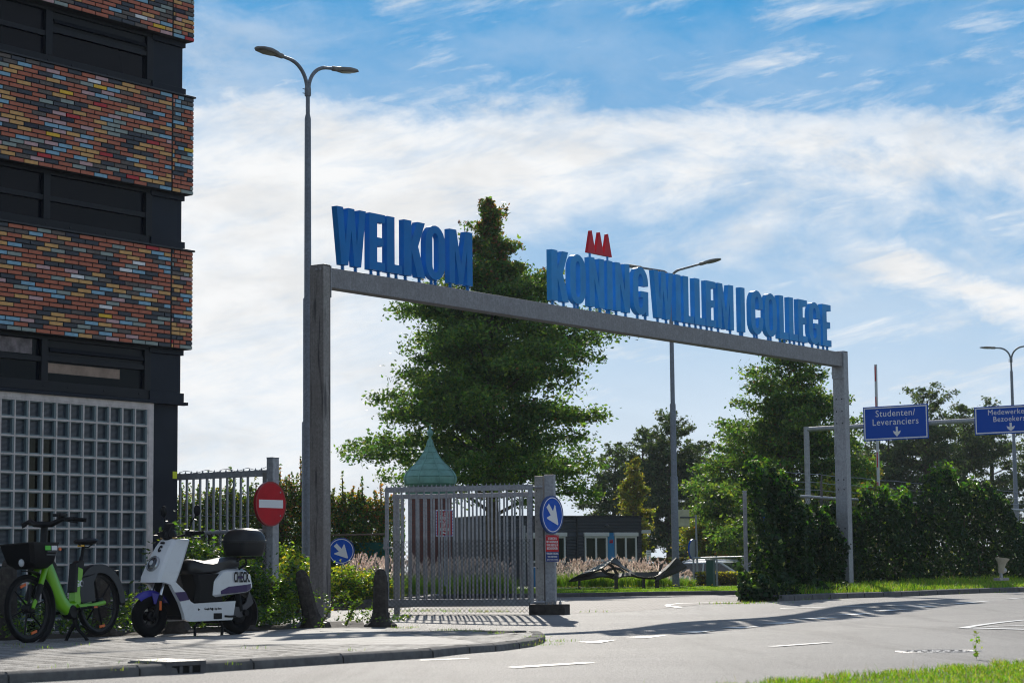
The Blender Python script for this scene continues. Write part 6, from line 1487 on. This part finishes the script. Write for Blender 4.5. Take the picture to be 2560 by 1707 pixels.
# creeping cover at the bollards
rg = np.random.default_rng(80); C_ = []
for i in range(0, 46):
    b0 = B_[0] if False else None
BKs = resamp(BK, 160)
rgx = np.random.default_rng(81); st_pts = []
for p in BKs[:150]:
    m_ = int(rgx.integers(1, 4)) if p.x > -2.8 else int(rgx.integers(4, 8))
    if p.x > -1.35 or p.x < -7.5: continue
    for _ in range(m_):
        d_ = rgx.uniform(.10, 1.9); hgt = rgx.uniform(.10, .46)*(1 if p.x < -1.9 else .55)*(.45+.55*min(1, d_)); a = rgx.uniform(0, 2*np.pi); L_ = rgx.uniform(.2, .55)
        n_ = 46; u_ = rgx.random(n_)
        x_ = p.x-d_*.64*.3+math.cos(a)*L_*u_; y_ = p.y+d_+math.sin(a)*L_*u_*.7; z_ = .07+hgt*np.sin(u_*2.4)
        st_pts.append(np.stack([x_, y_, z_], 1)+rgx.normal(0, .028, (n_, 3)))
pts = np.concatenate(st_pts); pts = pts[pts[:, 2] > .075]
leaf_mass('ground_cover', 'creeping small-leaved shrubs spilling between the bollards onto the pavement', 'ground cover', pts, .045, (shr, shr_l), (rgx.random(len(pts)) < .33).astype(int), kind='stuff')
# long arching shoots near the leaning bollard
for (px, py, Y), (qx, qy), lab in (((800, 1565, 25.9), (868, 1478), 'arching leafy shoot right of the leaning bollard'), ((865, 1563, 26.4), (905, 1502), 'arching leafy shoot left of the upright bollard'), ((735, 1566, 25.7), (724, 1482), 'upright leafy shoot left of the leaning bollard')):
    a = at(px, py, Y); b_ = at(qx, qy, Y+.2); u_ = np.linspace(0, 1, 60); pp = np.array(a)[None]*(1-u_)[:, None]+np.array(b_)[None]*u_[:, None]; pp[:, 2] += .08*np.sin(u_*np.pi)
    pp = np.repeat(pp, 2, 0)+np.random.default_rng(int(px)).normal(0, .018, (120, 3))
    leaf_mass('shoot', lab, 'plant', pp, .05, (shr, shr_l), (rgx.random(120) < .6).astype(int), 'leafy shoots at the bollards', stems=[[tuple(a), tuple((Vector(a)+Vector(b_))/2+Vector((0, 0, .08))), tuple(b_)]])

# ------------------------------------------------------------------ ivy over the right-hand fence
FD = Vector((.514, .858, 0)); FN = Vector((.858, -.514, 0)); F0 = Vector((5.05, 46.4, 0))
def fpl(px, py, off=0.35):
    d = ray(px, py); P0 = F0+FN*off; k = (P0-Vector((0, 0, EYE))).dot(FN)/d.dot(FN); q = Vector((0, 0, EYE))+d*k; return (q-F0).dot(FD), q.z
TOP = [(1852, 1200), (1862, 1170), (1880, 1158), (1905, 1160), (1930, 1172), (1955, 1200), (1981, 1232), (2000, 1272), (2020, 1272), (2040, 1263), (2076, 1262), (2110, 1275), (2140, 1282), (2152, 1245), (2175, 1228), (2206, 1236), (2240, 1250), (2290, 1258), (2312, 1205), (2335, 1182), (2354, 1168), (2375, 1178), (2391, 1190), (2412, 1222), (2430, 1207), (2470, 1216), (2505, 1240), (2522, 1275), (2535, 1305), (2560, 1318), (2640, 1310), (2760, 1300)]
def ivy_depth(px): return float(np.interp(px, (1850, 1905, 1960, 2020, 2045), (40.6, 41.6, 44.6, 47.6, 48.3)))
IV = []
for px, py in TOP:
    if px < 2040: q = at(px, py, ivy_depth(px))
    else:
        a, z = fpl(px, py); q = F0+FD*a+FN*.35; q.z = z
    IV.append((q.x, q.y, q.z))
IV = np.array(IV); il = np.concatenate([[0], np.cumsum(np.hypot(np.diff(IV[:, 0]), np.diff(IV[:, 1])))]); zgv = .20
OFF = np.array((.42, -.91)); rg = np.random.default_rng(90); n = 66000
s_ = rg.uniform(0, il[-1], n); ztop = np.interp(s_, il, IV[:, 2])+.10*np.sin(s_*4.1)+.09*np.sin(s_*9.3)*np.sin(s_*2.2)+.05*np.sin(s_*23); z_ = zgv+(ztop-zgv)*rg.random(n)**.85
bulge = .44+.26*np.sin(s_*1.5+z_*1.3)+.14*np.sin(s_*4.7-z_*3.1)+.08*np.sin(z_*5+s_*2.2)
prof_ = np.clip((ztop-z_)/.5, .15, 1)
d_ = bulge*prof_*(1-rg.random(n)**3*.9) + rg.normal(0, .05, n); back = rg.random(n) < .16; d_[back] = -rg.random(back.sum())*.35*prof_[back]
X_ = np.interp(s_, il, IV[:, 0])+OFF[0]*d_; Y_ = np.interp(s_, il, IV[:, 1])+OFF[1]*d_
# ivy creeping over the ground to the kerb
n3 = 15000; px3 = rg.uniform(1848, 2125, n3)**1.0; k3 = np.interp(px3, (1848, 1937, 2125), (37.8, 38.3, 43.4)); y3 = k3+(np.array([ivy_depth(v) if v < 2040 else 48.3 for v in px3])-k3)*rg.random(n3); x3 = np.array([at(a, 1480, b_).x for a, b_ in zip(px3, y3)])
z3 = .17+rg.random(n3)*(.16+.22*np.abs(np.sin(px3*.05)*np.sin(y3*1.9)))*np.interp(px3, (1848, 1960, 2125), (1.6, 1.1, .75))
X_ = np.concatenate([X_, x3]); Y_ = np.concatenate([Y_, y3]); z_ = np.concatenate([z_, z3]); s_ = np.concatenate([s_, (px3-1848)*.02])
pts = np.stack([X_, Y_, z_], 1)
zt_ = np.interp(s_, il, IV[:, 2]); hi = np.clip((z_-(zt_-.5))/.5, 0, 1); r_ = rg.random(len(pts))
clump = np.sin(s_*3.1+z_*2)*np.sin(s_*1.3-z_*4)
mi = np.where((r_ < .03+.55*hi*(clump > -.3)) , 1, 0); mi = np.where((rg.random(len(pts)) < .012+.25*hi*(clump > .35)) , 2, mi)  # light leaves thicken towards the top, painting in its backlit edge
ts = (0, 20); tz = (1.6, 1.6)
# sprays of young shoots standing out of the top
sp = []
for px, py in ((2316, 1198), (2345, 1165), (2360, 1160), (2385, 1175), (2206, 1225), (2250, 1225), (2262, 1220), (2275, 1240), (1868, 1235), (2430, 1200), (2330, 1180), (2165, 1220), (2215, 1215), (1985, 1228), (1925, 1162), (1900, 1150)):
    q = at(px, py, ivy_depth(px)) if px < 2040 else None
    if q is None: a, z = fpl(px, py); q = F0+FD*a+FN*.35; q.z = z
    m_ = 26; u_ = rg.random(m_); build_pts = np.stack([q.x-F0.x+rg.normal(0, .08, m_), q.y-F0.y+rg.normal(0, .08, m_), q.z-.1-.35*u_+.22], 1)
    sp.append(build_pts+np.array((F0.x, F0.y, 0)))
sp = np.concatenate(sp); pts = np.concatenate([pts, sp]); mi = np.concatenate([mi, np.ones(len(sp), int)])
t = thing('ivy_hedge', 'thick dark ivy covering the fence along the verge on the right', 'hedge', (F0.x, F0.y, .1), 0)
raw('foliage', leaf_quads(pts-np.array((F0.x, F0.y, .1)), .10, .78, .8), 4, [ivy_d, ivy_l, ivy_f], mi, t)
mb = MB(); rr = random.Random(4)
for k in range(80):
    s0 = rr.uniform(.1, il[-1]-.2); x0, y0, zt0 = (float(np.interp(s0, il, IV[:, i])) for i in range(3)); pth = []
    for q in range(5): pth.append((x0-F0.x+.1*math.sin(q+k), y0-F0.y+.08*math.cos(q*1.7+k)-.1, (zt0-.35)*q/4))
    mb.tube(pth, .018, 5, cap=False)
build('stems', mb, bark, t)['kind'] = 'stuff'
# fence inside the ivy
t = thing('rail_fence', 'wire fence with steel posts, tube rail and barbed wire half buried in the ivy', 'fence', (F0.x, F0.y, .15), math.atan2(FD.y, FD.x))
sr, zr = fpl(2000, 1240, 0); sr2, zr2 = fpl(2480, 1272, 0)
build('rail', tb([(0, 0, zr-.15), (24, 0, zr-.15)], .035, 8), galv_m, t, smooth=50)
for px, tp_ in ((1942, 1174), (2052, 1186), (2165, 1200), (2300, 1215), (2440, 1230), (2590, 1240)):
    a, z = fpl(px, tp_, 0); build('post', tb([(a, 0, -.2), (a, 0, z-.45), (a+.0, -.02, z-.15)], [.035, .035, .012], 8), mat('old_post', (.12, .11, .11), .7), t, smooth=50)
for py in (1182, 1203, 1222): a, z = fpl(1995, py, 0); build('barbed_wire', tb([(a+k*.8-2, .01*math.sin(k*3), z-.15+.01*math.sin(k*2)) for k in range(28)], .006, 4), galv_m, t)
cl = chain_link(23.5, zr-.2, .12, .004); o = build('wire_mesh', cl, mesh_m, t); o.location = (.1, .01, .0)
# grey post at the end of the ivy and the blue strip in it
q = onground(1866, 1506); q2 = at(1859, 1228, q.y); t = thing('edge_post', 'plain grey steel post standing against the left end of the ivy', 'post', (q.x, 40.5, .1), 0)
t.location = (at(1867, 1490, 40.3).x, 40.3, .12); build('shaft', bx((-.035, -.03, 0), (.035, .03, at(1860, 1228, 40.3).z-.12)), galv('edge_steel', (.27, .27, .29)), t, bevel=.004); build('cap', bx((-.04, -.035, at(1860, 1228, 40.3).z-.12), (.04, .035, at(1860, 1228, 40.3).z-.105)), galv_m, t)
a, b_ = at(1908, 1280, 40.6), at(1913, 1344, 40.6); o = build('blue_strip', tb([a, (a+b_)/2+Vector((.01, 0, 0)), b_], .018, 6), blue_sn); setp(o, 'short bright blue strip hanging in the ivy', 'strip')

# clipped hedges
def clipped(name, label, a, b_, w, h, zb, n, size, mats, wts, seed):
    rg = np.random.default_rng(seed); u_ = rg.random(n); f = rg.random(n)
    face = rg.integers(0, 3, n); y_ = np.where(face == 0, -w/2, np.where(face == 1, w/2, rg.uniform(-w/2, w/2, n)))*(.75+.25*rg.random(n)); z_ = np.where(face == 2, h*(.9+.1*f), h*f)
    a, b_ = Vector(a), Vector(b_); d_ = (b_-a); L = d_.length; d_.normalize(); nn = Vector((-d_.y, d_.x, 0))
    pts = np.stack([a.x+d_.x*L*u_+nn.x*y_, a.y+d_.y*L*u_+nn.y*y_, zb+z_+rg.normal(0, .02, n)], 1); mi = rg.choice(len(mats), n, p=np.array(wts)/sum(wts)); top = z_ > h*.88; mi[top & (rg.random(n) < .5)] = len(mats)-1
    t = leaf_mass(name, label, 'hedge', pts, size, mats, mi)
    core = MB(); M = Matrix(((d_.x, nn.x, 0, a.x-t.location.x), (d_.y, nn.y, 0, a.y-t.location.y), (0, 0, 1, zb-t.location.z), (0, 0, 0, 1))); core.box((.1, -w*.25, 0), (L-.1, w*.25, h*.75), 0, M); build('stems', core, bark, t)  # solid brown block for stems, put in as the dark shaded core
a, b_ = at(1745, 1465, 66.5), at(1885, 1466, 64.5); clipped('clipped_hedge', 'low clipped hedge with yellow top in front of the parked cars', (a.x, 66.5, 0), (b_.x, 64.5, 0), .6, .42, .22, 4200, .075, (leaf('hedge_brown', (.10, .075, .03), .35), shr, rose_y), (.55, .35, .1), 101)
a, b_ = at(1600, 1400, 92), at(1745, 1400, 92); clipped('clipped_hedge', 'reddish brown clipped hedge at the far side of the car park', (a.x, 92, 0), (b_.x, 92, 0), .8, 1.05, .2, 3600, .12, (leaf('hedge_red', (.10, .045, .03), .35), bg_d, bg_l), (.6, .3, .1), 102)
a, b_ = at(1850, 1400, 94), at(2700, 1395, 94); clipped('clipped_hedge', 'dark hedge behind the ivy on the right', (a.x, 94, 0), (b_.x, 94, 0), 1.0, 1.5, .1, 9000, .16, (bg_d, bg_l), (.8, .2), 103)

# ------------------------------------------------------------------ grasses
def blades(name, label, pts, hgt, wid, mats, mi, lean=.35, cat='grass', seg=2, parent=None):
    """grass blades as tapering bent strips; pts (N,3) feet, hgt (N)"""
    pts = np.asarray(pts); n = len(pts); a = RNG.uniform(0, 2*np.pi, n); ln = lean*RNG.random(n)*hgt; dx, dy = np.cos(a), np.sin(a)
    wx, wy = -np.sin(a+RNG.normal(0, .8, n)), np.cos(a+RNG.normal(0, .8, n))
    def P(t, w):
        c = pts+np.stack([dx*ln*t**2, dy*ln*t**2, hgt*t*(1-.12*t)], 1); o = np.stack([wx*wid*w, wy*wid*w, np.zeros(n)], 1); return c-o, c+o
    a0, b0 = P(0, 1); a1, b1 = P(.55, .75); a2, b2 = P(1, .08)
    q = np.stack([a0, b0, b1, a1, a1, b1, b2, a2], 1).reshape(-1, 3)
    m2 = np.repeat(mi, 2); o = raw(name, q, 4, list(mats), m2, parent); setp(o, label, cat, None, 'stuff'); return o
# foreground verge
rg = np.random.default_rng(110)
VE = [onground(*q) for q in ((1700, 1742), (1860, 1727), (2020, 1712), (2200, 1697), (2380, 1682), (2560, 1668))]
e0 = VE[0]-(VE[1]-VE[0]).normalized()*7; VE = [e0]+VE+[VE[-1]+(VE[-1]-VE[-2]).normalized()*5]
VEr = resamp(VE, 40); B2 = [p+Vector((.55, -.85, 0))*9 for p in VEr]
for p in VEr: p.z = gz(p.x, p.y)+.02
for p in B2: p.z = .02
loft_sheet('near_verge', VEr, B2, MATS['lawn_soil'], 6)
n = 52000; k = rg.uniform(8, 39, n); k0 = k.astype(int).clip(0, 38); w = (k-k0)[:, None]; E_ = np.array([tuple(p) for p in VEr]); ed = E_[k0]*(1-w)+E_[k0+1]*w
dd = rg.random(n)**1.25*3.6-.10+.10*np.sin(k*3.7)+.06*np.sin(k*9.1); pts = ed+np.outer(dd, (.55, -.85, 0)); pts[:, 2] = .02
h = rg.uniform(.016, .046, n)*(1+.35*np.sin(pts[:, 0]*5)*np.sin(pts[:, 1]*4)); r_ = rg.random(n)
blades('near_grass', 'sunlit grass verge in the near right corner', pts, h, .0034, (gr_a, gr_b, gr_dry), np.where(r_ < .52, 0, np.where(r_ < .9, 1, 2)), .8)
n = 160; k = rg.uniform(10, 37, n); k0 = k.astype(int); ed = E_[k0]+np.outer(rg.uniform(-.05, .5, n), (.55, -.85, 0)); blades('seed_stalks', 'thin dry seed stalks along the edge of the near verge', ed, rg.uniform(.05, .12, n), .0014, (gr_dry, gr_a), (rg.random(n) < .4).astype(int), .4)
# weed by the manhole
wp = onground(2441, 1648); m_ = 40; u_ = rg.random(m_); leaf_mass('weed', 'single leafy weed standing at the road edge near the manhole cover', 'plant', np.stack([wp.x+rg.normal(0, .02, m_), wp.y+rg.normal(0, .02, m_), .02+.19*u_], 1), .035, (gr_a, gr_b), (rg.random(m_) < .5).astype(int), stems=[[(wp.x, wp.y, 0), (wp.x, wp.y, .1), (wp.x+.01, wp.y, .2)]], stem_w=.2)
# far verge grass
n = 34000; VA, VB = VERGE; VA_ = np.array([tuple(p) for p in VA]); VB_ = np.array([tuple(p) for p in VB]); k = rg.uniform(0, 28.9, n); k0 = k.astype(int); w = (k-k0)[:, None]; A2 = VA_[k0]*(1-w)+VA_[k0+1]*w; B3 = VB_[k0]*(1-w)+VB_[k0+1]*w; u_ = rg.random(n)[:, None]**1.2*.85
pts = A2*(1-u_)+B3*u_; blades('verge_grass', 'lush sunlit grass between the kerb and the ivy', pts, rg.uniform(.04, .12, n)*(1+.8*(np.sin(pts[:, 0]*2.1)*np.sin(pts[:, 1]*.9) > .3)), .006, (gr_a, gr_b, gr_dry), rg.choice(3, n, p=(.5, .42, .08)), .9)
# lawn on the island
n = 26000; pts = np.stack([rg.uniform(-2.2, 9.5, n), 53.3+rg.random(n)**1.3*9.5, np.zeros(n)], 1); pts[:, 2] = [zl(x_, y_) for x_, y_ in pts[:, :2]]
blades('lawn_grass', 'mown lawn around the dark sculpture', pts, rg.uniform(.012, .04, n), .010, (gr_a, gr_b), (rg.random(n) < .45).astype(int), .6)
n = 300; pts = np.stack([rg.uniform(.6, 5.5, n), rg.uniform(59, 61, n), np.zeros(n)], 1); pts[:, 2] = [zl(x_, y_)+.09 for x_, y_ in pts[:, :2]]; pts = pts[rg.random(n) < .35]
leaf_mass('dandelions', 'small yellow flowers scattered in the lawn before the sculpture', 'flowers', pts, .055, (leaf('yellow_flower', (.75, .55, .02), .3),), np.zeros(len(pts)), kind='stuff')
# tufts of grass in the pavement joints
T_ = []
for px, py, k in ((1130, 1575, 60), (1160, 1576, 60), (1105, 1577, 40), (1190, 1579, 40), (1240, 1583, 30), (1362, 1612, 40), (1383, 1603, 60), (1330, 1592, 30), (215, 1612, 12), (120, 1620, 14), (60, 1618, 14), (30, 1612, 14), (850, 1590, 14), (905, 1608, 14), (370, 1656, 30), (395, 1658, 30), (640, 1620, 12), (135, 1668, 10), (500, 1593, 16), (760, 1603, 10), (880, 1626, 12), (600, 1660, 8), (290, 1675, 8), (1005, 1570, 50), (1020, 1568, 30)):
    q = onground(px, py, .072); sd = .03+.0009*k; T_.append(np.stack([q.x+rg.normal(0, sd*1.6, k), q.y+rg.normal(0, sd, k), np.full(k, q.z)], 1))
pts = np.concatenate(T_); blades('joint_weeds', 'small tufts of grass growing in the pavement joints', pts, rg.uniform(.008, .045, len(pts)), .0026, (gr_a, gr_b, gr_dry), rg.choice(3, len(pts), p=(.45, .4, .15)), .9)
# weeds along the kerbs and the gate
T_ = []
for px, py, k in ((1010, 1528, 70), (1060, 1528, 90), (1150, 1529, 60), (1230, 1530, 90), (1492, 1530, 20), (1845, 1508, 80), (1860, 1509, 80), (1985, 1500, 20), (2060, 1497, 20), (2150, 1493, 30), (2250, 1489, 40), (2350, 1485, 60), (2480, 1481, 80), (2540, 1478, 80)):
    q = onground(px, py); T_.append(np.stack([q.x+rg.normal(0, .28, k), q.y+rg.normal(0, .12, k), np.full(k, q.z)], 1))
pts = np.concatenate(T_); blades('kerb_weeds', 'weeds along the gate track and the far kerb', pts, rg.uniform(.015, .07, len(pts)), .005, (gr_a, gr_b, gr_dry), rg.choice(3, len(pts), p=(.4, .4, .2)), .9)
# fountain grass beds
def fountain(name, label, spots, seed, hs=1.0):
    rg = np.random.default_rng(seed); F_ = []; Hh = []
    PL = []
    for (x_, y_, zg_, hh) in spots:
        n = 170; a = rg.uniform(0, 2*np.pi, n); rr_ = rg.random(n)*.16; F_.append(np.stack([x_+np.cos(a)*rr_, y_+np.sin(a)*rr_, np.full(n, zg_)], 1)); Hh.append(rg.uniform(.45, .8, n)*hh)
        for _ in range(int(rg.integers(10, 17))):
            a = rg.uniform(0, 2*np.pi); tilt = abs(rg.normal(0, .30)); L_ = hh*rg.uniform(.75, 1.08); d_ = np.array((math.cos(a)*math.sin(tilt), math.sin(a)*math.sin(tilt), math.cos(tilt))); PL.append((np.array((x_, y_, zg_))+d_*L_, d_+np.array((.25*math.cos(a), .25*math.sin(a), -.12)), rg.uniform(.13, .21)*hh/1.0))
    pts = np.concatenate(F_); o = blades(name, label, pts, np.concatenate(Hh), .006, (gr_a, gr_b), (rg.random(len(pts)) < .5).astype(int), 1.1)
    # plumes: soft spindles made of fine bristles, joined to the same planting
    q = []
    for c, d_, L_ in PL:
        d_ = d_/np.linalg.norm(d_); n = 34; t_ = rg.random(n); w_ = .030*np.sin(np.pi*np.clip(t_*.9+.08, 0, 1)); e = rg.normal(size=(n, 3)); e -= np.outer(e@d_, d_); e /= np.linalg.norm(e, axis=1, keepdims=True)
        p0 = c+np.outer(t_*L_, d_); tip = p0+e*w_[:, None]+d_*.035; s2 = np.cross(e, d_)*.006; q.append(np.stack([p0-s2, p0+s2, tip+s2*.4, tip-s2*.4], 1).reshape(-1, 3))
        st0 = c-d_*L_*2.5; sw = np.array((.004, 0, 0)); q.append(np.stack([st0-sw, st0+sw, c+d_*L_*.3+sw, c+d_*L_*.3-sw]))
    o2 = raw('plumes', np.concatenate(q), 4, [plume_m], None); o2.parent = o; o2['kind'] = 'stuff'; return o
sp = []
rr = random.Random(12)
for i in range(26): px = 1395+i*13.2; Y = 62.5+rr.uniform(-.6, 1.2); q = at(px, 1450, Y); sp.append((q.x, Y, .26, rr.uniform(.52, .70)*(1 if i < 21 else .62)))
for i in range(12): px = 1400+i*20; Y = 64.5+rr.uniform(-.5, .8); q = at(px, 1450, Y); sp.append((q.x, Y, .26, rr.uniform(.62, .78)))
fountain('fountain_grass', 'pinkish plumed fountain grass in front of the gatehouse', sp, 121)
sp = []
for i in range(24): px = 985+i*12.5; Y = 52.5+rr.uniform(-1, 2.5); q = at(px, 1450, Y); sp.append((q.x, Y, .2, rr.uniform(.60, .80)))
fountain('fountain_grass', 'plumed fountain grass seen through the bars of the gate', sp, 122)
sp = []
for i in range(13): px = 868+i*9.5; Y = 46.0+rr.uniform(-1, 1.5); q = at(px, 1450, Y); sp.append((q.x, Y, .08, rr.uniform(.70, .92)))
fountain('fountain_grass', 'plumed fountain grass between the blue arrow sign and the gate', sp, 123)

# ------------------------------------------------------------------ air
mb = MB(); mb.box((-420, -12, -1.2), (420, 420, 34))
hz = bpy.data.materials.new('haze'); hz.use_nodes = True; nt = hz.node_tree; nt.nodes.clear()
o_ = nt.nodes.new('ShaderNodeOutputMaterial'); v_ = nt.nodes.new('ShaderNodeVolumePrincipled'); v_.inputs['Color'].default_value = (.78, .87, 1, 1)
v_.inputs['Density'].default_value = .00018; v_.inputs['Anisotropy'].default_value = .3; nt.links.new(v_.outputs[0], o_.inputs['Volume'])
setp(build('haze', mb, hz), kind='stuff')
